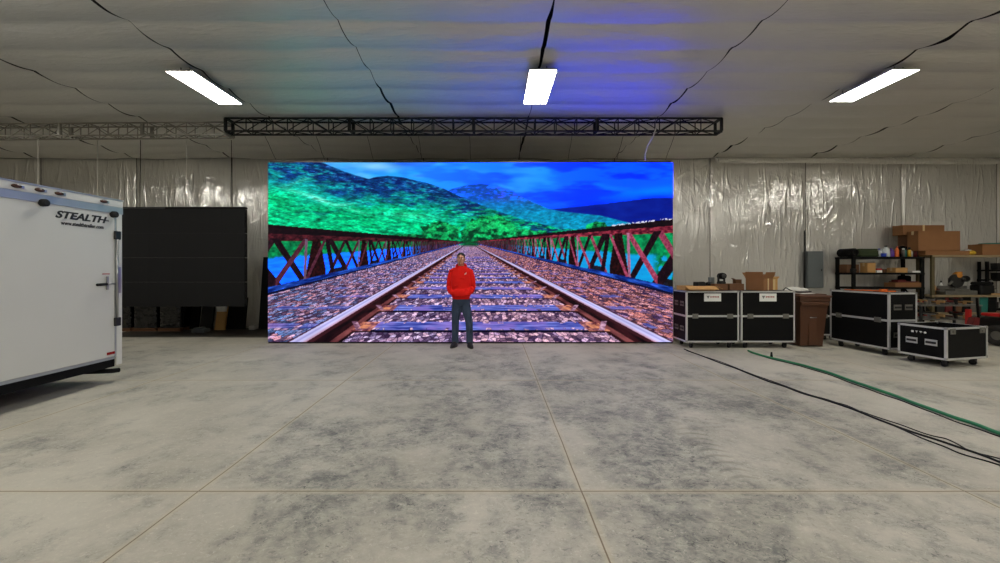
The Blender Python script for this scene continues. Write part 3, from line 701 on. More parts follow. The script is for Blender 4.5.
def carton(name, c, d, rz, m, label, flaps=(), tape=True, group=None, cat='box'):
    """c = centre of the base"""
    w, dp, h = d; t = .006
    if not flaps and not tape:
        o = MB().box((0, 0, h / 2), (w, dp, h), bev=.004).box((0, 0, h + .0005), (w * .98, .004, .001)).build(name, m, loc=c, rot=(0, 0, rz)); return tag(o, label, cat, group)
    e = empty(name, c, rz); tag(e, label, cat, group)
    b = MB().box2((-w / 2, -dp / 2, 0), (w / 2, dp / 2, t)).box2((-w / 2, -dp / 2, 0), (w / 2, -dp / 2 + t, h)).box2((-w / 2, dp / 2 - t, 0), (w / 2, dp / 2, h)).box2((-w / 2, -dp / 2, 0), (-w / 2 + t, dp / 2, h)).box2((w / 2 - t, -dp / 2, 0), (w / 2, dp / 2, h))
    if not flaps: b.box2((-w / 2, -dp / 2, h - t), (w / 2, dp / 2, h))
    b.build('carton_body', m, e)
    for fl in flaps:
        sd, ang = fl; ln = min(w, dp) * .42
        a = math.radians(ang)
        if sd in 'fb':
            s = -1 if sd == 'f' else 1
            p = (0, s * (dp / 2 + math.cos(a) * ln / 2), h + math.sin(a) * ln / 2)
            MB().box(p, (w * .98, ln, t), rot=(s * a, 0, 0)).build('flap', m, e)
        else:
            s = -1 if sd == 'l' else 1
            p = (s * (w / 2 + math.cos(a) * ln / 2), 0, h + math.sin(a) * ln / 2)
            MB().box(p, (ln, dp * .98, t), rot=(0, -s * a, 0)).build('flap', m, e)
    if tape:
        (MB().box((0, 0, h + .001), (w * .99, .05, .002)).box((-w / 2 - .001, 0, h - .04), (.002, .05, .08)).box((w / 2 + .001, 0, h - .04), (.002, .05, .08)) if not flaps else MB().box((0, -dp / 2 - .001, h * .5), (.05, .002, h))).build('tape', 'tape', e)
    return e
# panels stacked against the wall under the screen
def lean(name, px0, px1, ytop, m, label, cat, Y=9.2, th=.05, back=.12, mat2=None):
    a = at(px0, ytop, Y); b = at(px1, ytop, Y); h = a.z; w = b.x - a.x; sl = math.atan2(back, h); L = math.hypot(back, h)
    q = MB().box((0, back / 2 + .03, h / 2 + .012), (w, th, L - .02), rot=(-sl, 0, 0), bev=.004).box((0, back / 2 + .03, h / 2 + .012), (w - .02, th + .006, L - .06), rot=(-sl, 0, 0))
    if not mat2:
        o = q.build(name, m, loc=((a.x + b.x) / 2, Y, 0)); return tag(o, label, cat)
    e = empty(name, ((a.x + b.x) / 2, Y, 0)); tag(e, label, cat); q.build('sheet', m, e)
    MB().box((0, back * .86, h * .87), (w * .98, th + .02, h * .22), rot=(-sl, 0, 0)).build('paper_strip', mat2, e); return e
lean('folded_stand', 189, 197, 300, 'black_matte', 'tall black folded stand under the hanging black screen', 'stand')
lean('road_case_lid', 199, 211, 302, 'black_paint', 'black case lid leaning under the hanging black screen', 'case lid', Y=9.1)
o = MB().box2((at(196, 0, 8.9).x, 8.75, .0), (at(209, 0, 8.9).x, 8.95, .085), bev=.01).box2((at(199, 0, 8.9).x, 8.72, .085), (at(206, 0, 8.9).x, 8.9, .12), bev=.01).build('cable_ramp', 'panel_grey')
tag(o, 'small grey block on the floor in front of the leaning black lid', 'block')
lean('cardboard_sheet', 214, 224, 306, 'cardboard_pale', 'tan cardboard sheet with a white strip under the black screen', 'cardboard', Y=9.0, mat2='white_label')
lean('black_cover', 225, 244, 298, 'black_matte', 'black panel standing under the right end of the hanging black screen', 'panel', Y=9.15)
lean('tall_slab', 258.5, 290, 257, 'black_matte', 'tall black slab leaning on the wall just left of the video wall', 'panel', Y=9.2, th=.08, back=.2)
o = MB().box2((at(252, 0, 9.3).x, 9.15, 0), (at(258, 0, 9.3).x, 9.35, .11), bev=.03).build('plastic_bag', 'white_plastic'); tag(o, 'small crumpled clear bag on the floor beside the tall black slab', 'bag')
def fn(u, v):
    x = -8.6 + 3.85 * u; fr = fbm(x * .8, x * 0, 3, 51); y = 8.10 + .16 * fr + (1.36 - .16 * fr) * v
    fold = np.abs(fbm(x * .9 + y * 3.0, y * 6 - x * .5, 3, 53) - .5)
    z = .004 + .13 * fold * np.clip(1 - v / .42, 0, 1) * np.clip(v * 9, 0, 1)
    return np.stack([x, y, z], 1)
mat('tarp_shade', (60, 54, 47), .5, 0, .35, 7)  # sheet darkened and widened to paint the shade under the hanging screen
o = grid_obj('shade_tarp', 170, 60, fn, 'tarp_shade'); tag(o, 'dark brown crumpled tarp on the floor, darkened as painted shade below the hanging black screen', 'tarp')

# ------------------------------------------------------------------ flight cases
def caster(e, x, y, h0):
    k = MB().box((x, y, h0 - .006), (.08, .08, .012)).box((x - .022, y + .012, h0 - .045), (.006, .05, .07)).box((x + .022, y + .012, h0 - .045), (.006, .05, .07)).build('caster', 'dark_metal', e)
    MB().tube([(x - .016, y + .02, .04), (x + .016, y + .02, .04)], .04, 16).build('wheel', 'rubber', k)
def butterfly(e, x, y, z, nrm):
    """recessed latch; nrm 0:-y 1:+x 2:-x 3:+y"""
    R = Euler((0, 0, {0: 0, 1: PI / 2, 2: -PI / 2, 3: PI}[nrm])).to_matrix().to_4x4(); Tm = Matrix.Translation((x, y, z)) @ R
    b = MB().box((0, -.004, 0), (.11, .008, .085), bev=.003).tube([(0, -.008, 0), (0, -.018, 0)], .026, 12).box((0, -.02, 0), (.045, .008, .012)); b.bm.transform(Tm); b.build('latch', 'tool_grey', e)
def recess_handle(e, x, y, z, nrm, d=1):
    R = Euler((0, 0, {0: 0, 1: PI / 2, 2: -PI / 2, 3: PI}[nrm])).to_matrix().to_4x4(); Tm = Matrix.Translation((x, y, z)) @ R
    b = MB()
    b.box((0, -.003, .042), (.14, .008, .007)).box((0, -.003, -.042), (.14, .008, .007)).box((-.066, -.003, 0), (.007, .008, .09)).box((.066, -.003, 0), (.007, .008, .09)).box((0, -.001, 0), (.13, .003, .08))
    b.bm.transform(Tm); o = b.build('handle_dish', 'alu' if d < .5 or e['label'].startswith('low') else 'tool_grey', e)
    g = MB().box((0, -.010, .0), (.12, .012, .034), bev=.005); g.bm.transform(Tm); g.build('handle_grip', 'dark_metal', o)
def flight_case(loc, rz, w, d, h0, zs, label, open_top=False, plate=False, icons=False, top_m='alu'):
    """zs = list of section boundaries above the ground, e.g. [.13,.58,1.06]"""
    e = empty('flight_case', (loc[0], loc[1], 0), rz); tag(e, label, 'flight case', 'black flight cases')
    for sx in (-1, 1):
        for sy in (-1, 1): caster(e, sx * (w / 2 - .13), sy * (d / 2 - .09) - .02, h0)
    MB().box2((-w / 2, -d / 2, h0), (w / 2, d / 2, h0 + .02)).build('base_board', 'black_matte', e)
    bot = h0 + .02; a = .028
    b = MB()
    for (p, q) in (((-w / 2, -d / 2), (w / 2, -d / 2)), ((-w / 2, d / 2), (w / 2, d / 2))): b.box2((p[0], p[1] - .003 if p[1] < 0 else p[1] - a, h0 + .002), (q[0], p[1] + a if p[1] < 0 else p[1] + .003, h0 + .03))
    for sx in (-1, 1): b.box2((sx * w / 2 - (a if sx > 0 else .003), -d / 2, h0 + .002), (sx * w / 2 + (.003 if sx > 0 else a), d / 2, h0 + .03))
    b.build('base_trim', 'alu', e)
    n = len(zs) - 1
    for k in range(n):
        z0, z1 = (bot if k == 0 else zs[k]), zs[k + 1]
        t = .012; bb = MB()
        bb.box2((-w / 2 + .004, -d / 2 + .004, z0), (w / 2 - .004, -d / 2 + .004 + t, z1)).box2((-w / 2 + .004, d / 2 - .004 - t, z0), (w / 2 - .004, d / 2 - .004, z1)).box2((-w / 2 + .004, -d / 2 + .016, z0), (-w / 2 + .016, d / 2 - .016, z1)).box2((w / 2 - .016, -d / 2 + .016, z0), (w / 2 - .004, d / 2 - .016, z1))
        if k == n - 1 and not open_top: bb.box2((-w / 2 + .004, -d / 2 + .004, z1 - t), (w / 2 - .004, d / 2 - .004, z1))
        bb.build('lower_box' if k == 0 else 'lid_box', 'laminate', e)
        tr = MB(); a2 = .03; g = .002
        def ring(z, hh):
            tr.box2((-w / 2, -d / 2, z), (w / 2, -d / 2 + g + .004, z + hh)).box2((-w / 2, d / 2 - g - .004, z), (w / 2, d / 2, z + hh))
            tr.box2((-w / 2, -d / 2, z), (-w / 2 + g + .004, d / 2, z + hh)).box2((w / 2 - g - .004, -d / 2, z), (w / 2, d / 2, z + hh))
        if k > 0: ring(z0 + .001, .016)
        if k < n - 1: ring(z1 - .018, .017)
        if k == n - 1: ring(z1 - .024, .026)
        for sx in (-1, 1):
            for sy in (-1, 1):
                tr.box((sx * (w / 2 - .012), sy * (d / 2 - .0005), (z0 + z1) / 2), (.026, .007, z1 - z0)); tr.box((sx * (w / 2 - .0005), sy * (d / 2 - .012), (z0 + z1) / 2), (.007, .026, z1 - z0))
        if k == n - 1:
            tr.box2((-w / 2, -d / 2, z1), (w / 2, -d / 2 + a2, z1 + .003)).box2((-w / 2, d / 2 - a2, z1), (w / 2, d / 2, z1 + .003)).box2((-w / 2, -d / 2, z1), (-w / 2 + a2, d / 2, z1 + .003)).box2((w / 2 - a2, -d / 2, z1), (w / 2, d / 2, z1 + .003))
        tr.build('edge_trim', 'alu', e)
        zc = z0 + (z1 - z0) * .48
        for nx_ in (1, 2):
            for yy in (-d * .2, d * .2): recess_handle(e, (w / 2 - .002) * (1 if nx_ == 1 else -1), yy, zc, nx_)
    for sx in (-1, 1):
        for sy in (-1, 1):
            for z in (zs[-1] - .008, h0 + .026): MB().box((sx * (w / 2 - .012), sy * (d / 2 - .012), z), (.04, .04, .04), bev=.012).build('corner_cap', 'chrome', e)
    if n > 1:
        for sx in (-1, 1):
            butterfly(e, sx * w * .33, -d / 2 - .002, zs[1], 0); butterfly(e, sx * w * .33, d / 2 + .002, zs[1], 3)
    else:
        for sx in (-1, 1):
            butterfly(e, sx * w * .36, -d / 2 - .002, zs[-1] - .05, 0)
    if plate:
        p = MB().box((0, -d / 2 - .001, zs[-1] - .115), (.31, .006, .145)).build('label_plate', 'white_label', e)
        y = -d / 2 - .0055
        MB().prism([(-.115, zs[-1] - .085), (-.055, zs[-1] - .085), (-.085, zs[-1] - .14)], 1, y, y + .002).build('emblem', 'ink_grey', p)
        q = MB()
        for i in range(7): q.box((-.035 + i * .023, y, zs[-1] - .105), (.016, .002, .026 - .008 * (i % 2)))
        q.build('faded_lettering', 'ink_red', p)
    if icons:
        x = -w / 2 + .0025; zz = zs[-1] - .1
        for i, yy in enumerate((.075, .025, -.025, -.075)):
            b = MB(); yy += .03
            if i == 0: b.box((x, yy, zz), (.004, .03, .03))
            elif i == 1: b.prism([(yy - .016, zz + .014), (yy + .016, zz + .014), (yy + .003, zz - .002), (yy + .003, zz - .014), (yy - .003, zz - .014), (yy - .003, zz - .002)], 0, x - .002, x + .002)
            elif i == 2: b.prism([(yy - .018, zz), (yy + .018, zz), (yy + .012, zz + .014), (yy - .012, zz + .014)], 0, x - .002, x + .002).box((x, yy, zz - .007), (.004, .006, .014))
            else: b.tube([(x - .002, yy, zz), (x + .002, yy, zz)], .016, 10)
            b.build('handling_symbol', 'white_label', e)
    return e
flight_case((4.045, 7.265), 0, .97, .53, .115, [.135, .60, 1.06], 'tall black flight case touching the right end of the video wall', plate=True)
flight_case((5.065, 7.265), 0, .99, .53, .115, [.135, .60, 1.06], 'tall black flight case between its labelled twin and the brown bin', plate=True)
r6 = math.radians(6)
Fx, Fy = 6.62, 6.35; cxx = Fx + .265 * math.cos(r6) - .5 * math.sin(r6); cyy = Fy + .265 * math.sin(r6) + .5 * math.cos(r6)
flight_case((cxx, cyy), -PI / 2 + r6, 1.0, .53, .115, [.135, .60, 1.065], 'tall black flight case turned sideways in front of the black shelf')
r12 = math.radians(12); w_, d_ = .85, .57
cxx = 6.66 + w_ / 2 * math.cos(r12) - d_ / 2 * math.sin(r12); cyy = 5.58 + w_ / 2 * math.sin(r12) + d_ / 2 * math.cos(r12)
flight_case((cxx, cyy), r12, w_, d_, .115, [.135, .592], 'low open black flight case with white handling symbols, nearest the viewer', open_top=True, icons=True)
flight_case((6.98, 8.05), 0, .42, .42, .10, [.12, .5, .86], 'small black flight case in the gap behind the brown bin')

# things on the cases
ZT = 1.066
c = carton('cardboard_tray', (3.86, 7.24, ZT), (.56, .34, .085), 0, 'cardboard_pale', 'shallow tan cardboard tray on the case next to the video wall', flaps=(('f', -25), ('r', -20)), tape=False)
o = MB().box((3.82, 7.27, ZT + .04), (.42, .2, .06), bev=.015).build('foam_insert', 'tan'); tag(o, 'tan foam pad lying inside the shallow cardboard tray', 'foam')
o = MB().box((3.92, 7.22, ZT + .115), (.17, .16, .09), bev=.02).box((3.92, 7.14, ZT + .15), (.09, .02, .03)).build('black_adapter', 'black_paint'); tag(o, 'chunky black adapter lying on the cardboard tray', 'device')
o = MB().box((4.07, 7.24, ZT + .112), (.10, .12, .05), bev=.012).tube([(4.03, 7.19, ZT + .14), (4.07, 7.17, ZT + .155), (4.13, 7.19, ZT + .14)], .008).build('black_connector', 'black_matte'); tag(o, 'smaller black device to the right of the chunky adapter', 'device')
carton('cardboard_box', (4.30, 7.28, ZT), (.26, .24, .12), .05, 'cardboard_dark', 'low dark cardboard box under the black stage light', tape=False)
carton('cardboard_box', (4.585, 7.25, ZT), (.27, .22, .125), 0, 'cardboard_dark', 'low brown cardboard box between the stage light box and the big open box', tape=False)
hd_ = empty('stage_light', (4.35, 7.24, ZT + .121)); tag(hd_, 'small black moving stage light standing on a dark cardboard box', 'stage light')
MB().box((0, 0, .02), (.12, .10, .04), bev=.008).build('base', 'black_paint', hd_)
MB().box((-.055, 0, .10), (.02, .05, .14), bev=.006).box((.055, 0, .10), (.02, .05, .14), bev=.006).box((0, 0, .045), (.12, .05, .02)).build('yoke', 'black_paint', hd_)
MB().tube([(0, -.08, .15), (0, -.03, .15), (0, .05, .145), (0, .09, .145)], [.055, .062, .058, .035], 16).build('head', 'black_matte', hd_)
MB().ball((0, -.08, .15), (.04, .012, .04)).build('lens', 'dark_metal', hd_)
o = MB().box((4.25, 7.4, ZT + .06 + .125), (.1, .06, .12), bev=.01).build('grey_box', 'panel_grey'); tag(o, 'small grey box behind the black stage light', 'box'); o.location = (0, 0, 0)
carton('cardboard_box', (4.79, 7.455, ZT), (.12, .09, .20), 0, 'cardboard_dark', 'narrow dark box tucked behind the low brown one', flaps=(('l', 30),), tape=False)
carton('cardboard_box', (5.08, 7.25, ZT), (.38, .30, .225), math.radians(32), 'cardboard_dark' if False else 'cardboard', 'big open brown cardboard box on the case next to the brown bin', flaps=(('f', 70), ('b', 60), ('r', 35), ('l', 80)))
carton('cardboard_box', (5.42, 7.40, ZT), (.14, .14, .21), 0, 'cardboard_pale', 'small tan cardboard box right of the big open box', flaps=(('r', 50),))

# brown wheeled bin
bn = empty('wheelie_bin', (6.0, 7.4, 0)); tag(bn, 'brown plastic wheeled bin between the labelled cases and the turned case', 'bin')
b = MB(); lv = [(.02, .21, .24), (.5, .235, .275), (.86, .265, .305), (.87, .285, .325), (.93, .285, .325)]
prev = None
for z, hx, hy in lv:
    vs = [b.bm.verts.new((sx * hx, sy * hy - (.9 - z) * .0, z)) for sx, sy in ((-1, -1), (1, -1), (1, 1), (-1, 1))]
    if prev: [b.bm.faces.new((prev[i], prev[(i + 1) % 4], vs[(i + 1) % 4], vs[i])) for i in range(4)]
    else: b.bm.faces.new(vs[::-1])
    prev = vs
b.bm.faces.new(prev); b.build('bin_body', 'bin_brown', bn)
MB().box((0, -.262, .30), (.16, .03, .52), bev=.01).build('front_rib', 'bin_brown', bn)
MB().tube([(-.06, -.285, .56), (.06, -.285, .56)], .008, 8).build('catch_bar', 'chrome', bn)
MB().box((0, -.30, .815), (.50, .05, .08), bev=.015, taper=(1.1, 1.4)).build('front_lip', 'bin_brown', bn)
l = MB().box((0, -.01, .955), (.60, .68, .05), bev=.02).box((0, .0, .985), (.52, .56, .03), bev=.012).build('lid', 'bin_brown', bn)
MB().box((-.05, -.14, 1.002), (.26, .2, .004), rot=(0, 0, .1)).build('paper_sticker', 'white_label', l)
MB().tube([(-.25, .36, .93), (.25, .36, .93)], .018, 8).build('handle_bar', 'bin_brown', bn)
for sx in (-1, 1): MB().tube([(sx * .20, .29, .10), (sx * .26, .29, .10)], .10, 18).build('wheel', 'rubber', bn)
o = MB().ball((6.02, 7.62, 1.055), (.17, .10, .055)).ball((6.17, 7.58, 1.045), (.1, .09, .045)).ball((5.9, 7.6, 1.04), (.08, .08, .04)).build('plastic_bag', 'white_plastic')
for v in o.data.vertices: v.co += Vector((random.uniform(-.01, .01), random.uniform(-.01, .01), random.uniform(-.006, .008)))
tag(o, 'crumpled white plastic bag lying on the back of the brown bin lid', 'bag')
o = MB().tube([(5.72, 7.52, 1.03), (5.78, 7.5, 1.10), (5.84, 7.46, 1.05), (5.95, 7.44, 1.022), (6.1, 7.42, 1.02), (6.2, 7.4, 1.03)], .011, 6).build('extension_cord', 'rubber'); tag(o, 'black cord lying over the lid of the brown bin', 'cord')

# electrical panel on the wall
ep = empty('electrical_panel', (8.11, 9.60, 1.0)); tag(ep, 'grey electrical panel box on the back wall above the brown bin', 'electrical panel')
MB().box((0, 0, .46), (.40, .09, .92), bev=.006).build('cabinet', 'panel_grey', ep)
MB().box((0, -.05, .46), (.38, .012, .88), bev=.004).build('panel_door', 'panel_grey', ep)
MB().box((.14, -.06, .45), (.02, .01, .05)).build('door_latch', 'dark_metal', ep)
MB().tube([(-.24, -.0, .0), (-.235, .0, .9), (-.22, .02, 1.45)], .02, 8).build('conduit', 'dark_metal', ep)

# ------------------------------------------------------------------ shelving on the right
def rack(loc, w, d, levels, top, m_up, m_sh, label, name='shelving_unit', uw=.06):
    e = empty(name, (loc[0], loc[1], 0)); tag(e, label, 'shelf', 'storage shelving')
    for sx in (0, w):
        for sy in (0, d): MB().box2((sx - uw / 2, sy - .02, 0), (sx + uw / 2, sy + .02, top)).build('upright', m_up, e)
    for z in levels: MB().box2((-uw / 2, -.03, z - .045), (w + uw / 2, d + .03, z)).build('shelf', m_sh, e)
    for sx in (0, w):
        b = MB().bar((sx, 0, levels[0]), (sx, d, levels[1]), .025); b.build('side_brace', m_up, e)
    return e
YFt = 9.05; xl = at(853.5, 0, YFt).x; xr = at(922, 0, YFt).x
SA = [.5, 1.04, 1.385, 1.765]
rack((xl, YFt), xr - xl, .42, SA, 1.764, 'black_matte', 'black_matte', 'black metal shelving unit against the back wall behind the turned case', uw=.075)
xl2 = at(927.5, 0, YFt).x
SBL = [.45, .86, 1.80]
rk2 = rack((xl2, 8.95), 2.4, .30, SBL, 1.799, 'olive_wood', 'plywood', 'wooden shelving unit with cartons on top at the right edge', uw=.07)
rack((P(987, 9.38), 9.38), 1.0, .15, [.5, 1.22, 1.46], 1.66, 'black_matte', 'black_matte', 'narrow dark rack standing at the back inside the wooden shelving', uw=.05)
def ZY(py, Y): return H - (py - CY) / F * Y
TS = SA[3] + .001
# top of the black unit
o = MB().tube([(P(856, 9.2), 9.05, TS + .10), (P(856, 9.2), 9.45, TS + .10)], [(.13, .10), (.13, .10)], 18).tube([(P(846, 9.2), 9.08, TS + .09), (P(847, 9.2), 9.4, TS + .09)], .09, 14).build('rolled_bag', 'black_matte'); tag(o, 'black rolled bag at the left end of the top black shelf', 'bag')
bpy.data.objects.remove(o)
def on(name, mtl, label, cat, fn, group=None):
    b = MB(); fn(b); return tag(b.build(name, mtl), label, cat, group)
xa0 = xl - .05
on('rolled_bag', 'black_matte', 'black rolled bag at the left end of the top black shelf', 'bag', lambda b: b.tube([(xa0 + .10, 9.08, TS + .105), (xa0 + .10, 9.44, TS + .105)], .10, 16).torus((xa0 + .10, 9.07, TS + .105), .07, .022, 'Y'))
on('folded_tarp', 'dark_green', 'folded dark green tarp on the top black shelf beside the rolled bag', 'tarp', lambda b: b.box((xa0 + .45, 9.24, TS + .085), (.48, .36, .165), bev=.03, taper=(.96, .9)).box((xa0 + .45, 9.24, TS + .18), (.46, .3, .03), bev=.012))
def bottle(x, y, z, r, h, m, capm, label, group='bottles on the top shelf', hd=False):
    e = empty('bottle', (x, y, z)); tag(e, label, 'bottle', group)
    MB().rings([(0, 0, 0, r * .92, r * .8), (0, 0, .01, r, r * .85), (0, 0, h * .66, r, r * .85), (0, 0, h * .8, r * .55, r * .5), (0, 0, h * .88, r * .3, r * .3)], 14).build('bottle_body', m, e)
    MB().rings([(0, 0, h * .87, r * .36, r * .36), (0, 0, h, r * .34, r * .34)], 12).build('cap', capm, e)
    if hd: MB().tube([(r * .5, 0, h * .75), (r * 1.1, 0, h * .68), (r * 1.1, 0, h * .45), (r * .9, 0, h * .38)], .012, 6).build('handle', m, e)
    return e
x0 = xa0 + .76
bottle(x0, 9.15, TS, .055, .20, 'clear_plastic', 'blue', 'clear bottle with blue cap beside the green tarp on the top shelf')
on('plastic_tub', 'blue', 'small blue tub in front of the clear bottle on the top shelf', 'tub', lambda b: b.rings([(x0 + .02, 9.06, TS, .05, .04), (x0 + .02, 9.06, TS + .08, .055, .045)], 14))
bottle(x0 + .16, 9.15, TS, .085, .27, 'clear_plastic', 'ink', 'large clear jug with black cap on the top shelf', hd=True)
bottle(x0 + .31, 9.17, TS, .065, .21, 'purple', 'purple', 'purple bottle right of the large clear jug')
bottle(x0 + .42, 9.14, TS, .042, .25, 'orange', 'red', 'orange bottle with red cap right of the purple one')
rng = random.Random(4)
cans = [('tool_grey', 'white_label', 'silver can with white lid, first of the can row after the orange bottle'), ('teal', 'ink', 'teal can with black lid in the can row on the top shelf'), ('yellow', 'ink', 'yellow can with black lid in the can row on the top shelf'), ('white_label', 'red', 'white can with red lid in the can row on the top shelf'), ('dark_red', 'ink', 'dark red can with black lid in the can row on the top shelf'), ('black_paint', 'red', 'black can with red lid in the can row on the top shelf'), ('tan', 'ink', 'tan can, rightmost of the can row on the top shelf')]
for i, (m1, m2, lb_) in enumerate(cans):
    e = empty('spray_can', (x0 + .53 + i * .072, 9.10 + .03 * (i % 2), TS)); tag(e, lb_, 'can', 'cans on the top shelf')
    MB().rings([(0, 0, 0, .032, .032), (0, 0, .15, .032, .032), (0, 0, .17, .02, .02)], 12).build('can_body', m1, e)
    MB().rings([(0, 0, .168, .024, .024), (0, 0, .205 + .01 * (i % 3), .022, .022)], 12).build('lid', m2, e)
on('black_hose', 'black_matte', 'coiled black hose behind the cans on the top shelf', 'hose', lambda b: b.torus((x0 + .72, 9.3, TS + .14), .11, .028, 'Y').torus((x0 + .78, 9.24, TS + .13), .10, .026, 'Y'))
# second shelf of the black unit
T2 = SA[2] + .001
carton('cardboard_box', (xl + .13, 9.3, T2), (.30, .2, .20), 0, 'cardboard_dark', 'dark cardboard box at the left of the second black shelf', tape=False)
on('black_camera', 'black_paint', 'black device with a white dot in front of the dark box', 'device', lambda b: b.box((xl + .0, 9.06, T2 + .05), (.09, .08, .1), bev=.01).tube([(xl + .0, 9.02, T2 + .06), (xl + .0, 8.99, T2 + .06)], .025, 12))
carton('cardboard_box', (P(869, 9.1), 9.13, T2), (.20, .18, .235), 0, 'cardboard_pale', 'tall tan cardboard box on the second black shelf')
on('first_aid_tin', 'white_label', 'small white tin right of the tall tan box', 'tin', lambda b: b.box((P(876.8, 9.1), 9.08, T2 + .03), (.13, .1, .06), bev=.008))
on('red_case', 'red', 'small red box behind the white tin on the second shelf', 'box', lambda b: b.box((P(877, 9.25), 9.24, T2 + .05), (.14, .1, .1), bev=.008))
carton('cardboard_box', (P(886, 9.3), 9.32, T2), (.26, .16, .085), 0, 'cardboard_dark', 'long flat brown box in the middle of the second black shelf', tape=False)
carton('cardboard_box', (P(898, 9.1), 9.12, T2), (.29, .2, .12), 0, 'cardboard_pale', 'flat tan box right of the long brown one on the second shelf')
on('paper_stack', 'white_label', 'low stack of white papers at the right of the second black shelf', 'papers', lambda b: b.box((P(912, 9.15), 9.16, T2 + .02), (.20, .22, .035)).box((P(912, 9.15), 9.16, T2 + .041), (.19, .2, .008), rot=(0, 0, .05)))
on('spray_wand', 'cord_white', 'curved white tube leaning at the back of the second shelf', 'tube', lambda b: b.tube([(P(903, 9.2), 9.32, T2 + .005), (P(902.6, 9.2), 9.33, T2 + .12), (P(901.5, 9.2), 9.34, T2 + .27)], .013, 8))
T3 = SA[1] + .001
carton('cardboard_box', (P(905, 9.1), 9.16, T3), (.62, .26, .11), 0, 'cardboard', 'wide low brown box on the third black shelf', tape=False)
on('red_tray', 'dark_red', 'red flat tray lying on the wide low box of the third shelf', 'tray', lambda b: b.box((P(905, 9.1) + .05, 9.18, T3 + .125), (.5, .22, .025), bev=.006).box((P(903, 9.1), 9.2, T3 + .155), (.2, .16, .035), bev=.01))
on('tool_bag', 'black_matte', 'black tool bag at the right of the third black shelf', 'bag', lambda b: b.box((P(917, 9.2) - .08, 9.41, T3 + .14), (.28, .10, .26), bev=.04))
# orange clamp on top of the turned case
on('strap_clamp', 'orange', 'orange strap clamp lying on top of the turned flight case', 'clamp', lambda b: b.bar((6.72, 6.5, ZT + .02), (6.70, 6.9, ZT + .02), .03, .02).bar((6.72, 6.5, ZT + .02), (6.9, 6.52, ZT + .02), .03, .02).box((6.74, 6.56, ZT + .03), (.1, .07, .05), bev=.01).tube([(6.6 + .1, 6.9, ZT + .015), (6.66, 7.2, ZT + .015)], .01))
# top of the wooden unit: cartons
TW = SBL[2] + .001
carton('cardboard_box', (10.70, 9.08, TW), (1.04, .28, .10), 0, 'cardboard', 'long flat carton on the wooden shelf, under the stacked boxes', tape=False)
carton('cardboard_box', (10.52, 9.08, TW + .103), (.99, .24, .465), 0, 'cardboard', 'big brown carton on the long flat one, right of the stack')
b1 = carton('cardboard_box', (10.27, 9.345, TS), (.40, .22, .53), .02, 'cardboard_dark', 'upright brown carton left of the big one, under the overhanging box', tape=False)
carton('cardboard_box', (10.46, 9.35, TS + .533), (1.02, .24, .24), .01, 'cardboard', 'long open carton, topmost of the stack between both shelves', flaps=(('b', 10),))
carton('cardboard_box', (P(1000, 9.1), 9.10, TW), (1.20, .28, .26), 0, 'cardboard', 'wide brown carton at the right edge on top of the wooden shelf', tape=False)
on('folded_cloth', 'teal', 'teal folded cloth on the wide carton at the right edge', 'cloth', lambda b: b.box((P(991, 9.1), 9.10, TW + .276), (.40, .22, .028), bev=.01, taper=(.9, .9)))
def lump(name, mtl, label, cat, c, r, jig=.3, seed=1):
    b = MB(); b.ball(c, r, 18, 12); rr = random.Random(seed)
    for v in b.bm.verts:
        d_ = v.co - Vector(c); v.co = Vector(c) + d_ * (1 - jig / 2 + jig * rr.random())
        v.co.z = max(v.co.z, c[2] - r[2] * .8)
    return tag(b.build(name, mtl), label, cat)
lump('work_glove', 'yellow', 'yellow glove on the wooden shelf between the cartons', 'glove', (P(972, 8.95), 8.99, TW + .05), (.11, .08, .055), .35, 3)
lump('plastic_bag', 'white_plastic', 'small white bag beside the yellow glove on the wooden shelf', 'bag', (P(962.5, 9.3), 9.20, TW + .065), (.07, .07, .08), .4, 5)
# hanging dark back sheet and things on middle deck (z .86)
TM = SBL[1] + .001
ms = empty('mitre_saw', (P(955.5, 9.1), 9.1, TM)); tag(ms, 'mitre saw with orange blade guard on the middle deck of the wooden shelving', 'saw')
MB().box((0, 0, .05), (.75, .25, .1), bev=.01).box((0, -.02, .12), (.36, .24, .04), bev=.01).box((-.38, 0, .085), (.2, .18, .02)).build('table', 'tool_grey', ms)
[MB().box((sx * .2, .07, .15), (.3, .02, .12)).build('fence', 'tool_grey', ms) for sx in (-1, 1)]
MB().tube([(.02, -.03, .33), (.02, .03, .33)], .16, 24).build('blade_guard', 'dark_metal', ms)
MB().tube([(.06, -.04, .47), (.06, .06, .47)], .065, 18).box((.08, 0, .53), (.14, .05, .035), bev=.012).build('upper_guard', 'guard_orange', ms)
MB().tube([(.1, .02, .35), (.32, .05, .38)], [.07, .075], 16).build('motor', 'black_paint', ms)
MB().bar((0, .1, .12), (.0, .1, .4), .06).bar((-.2, -.1, .32), (-.33, -.14, .24), .035).build('arm', 'tool_grey', ms)
tl = empty('bench_grinder', (P(983.5, 9.05), 9.08, TM)); tag(tl, 'black bench machine with a bright knob right of the mitre saw', 'power tool')
MB().box((0, 0, .12), (.34, .24, .24), bev=.04).build('housing', 'black_paint', tl)
MB().box((.0, 0, .27), (.42, .14, .08), bev=.03).build('top_arm', 'black_matte', tl)
MB().ball((.14, -.06, .325), .028).build('knob', 'chrome', tl)
for i, (px, w, h_, mm, lb_, nm) in enumerate(((933, .12, .28, 'tan', 'tan jar at the left end of the middle wooden deck', 'jar'), (937, .1, .2, 'dark_red', 'dark red jar right of the tan one on the middle deck', 'jar'), (940.6, .09, .33, 'white_label', 'tall white bottle just left of the mitre saw', 'bottle'))):
    bottle(P(px, 9.2) , 9.19, TM, w / 2 * .8, h_, mm, 'ink', lb_, 'jars on the middle deck')
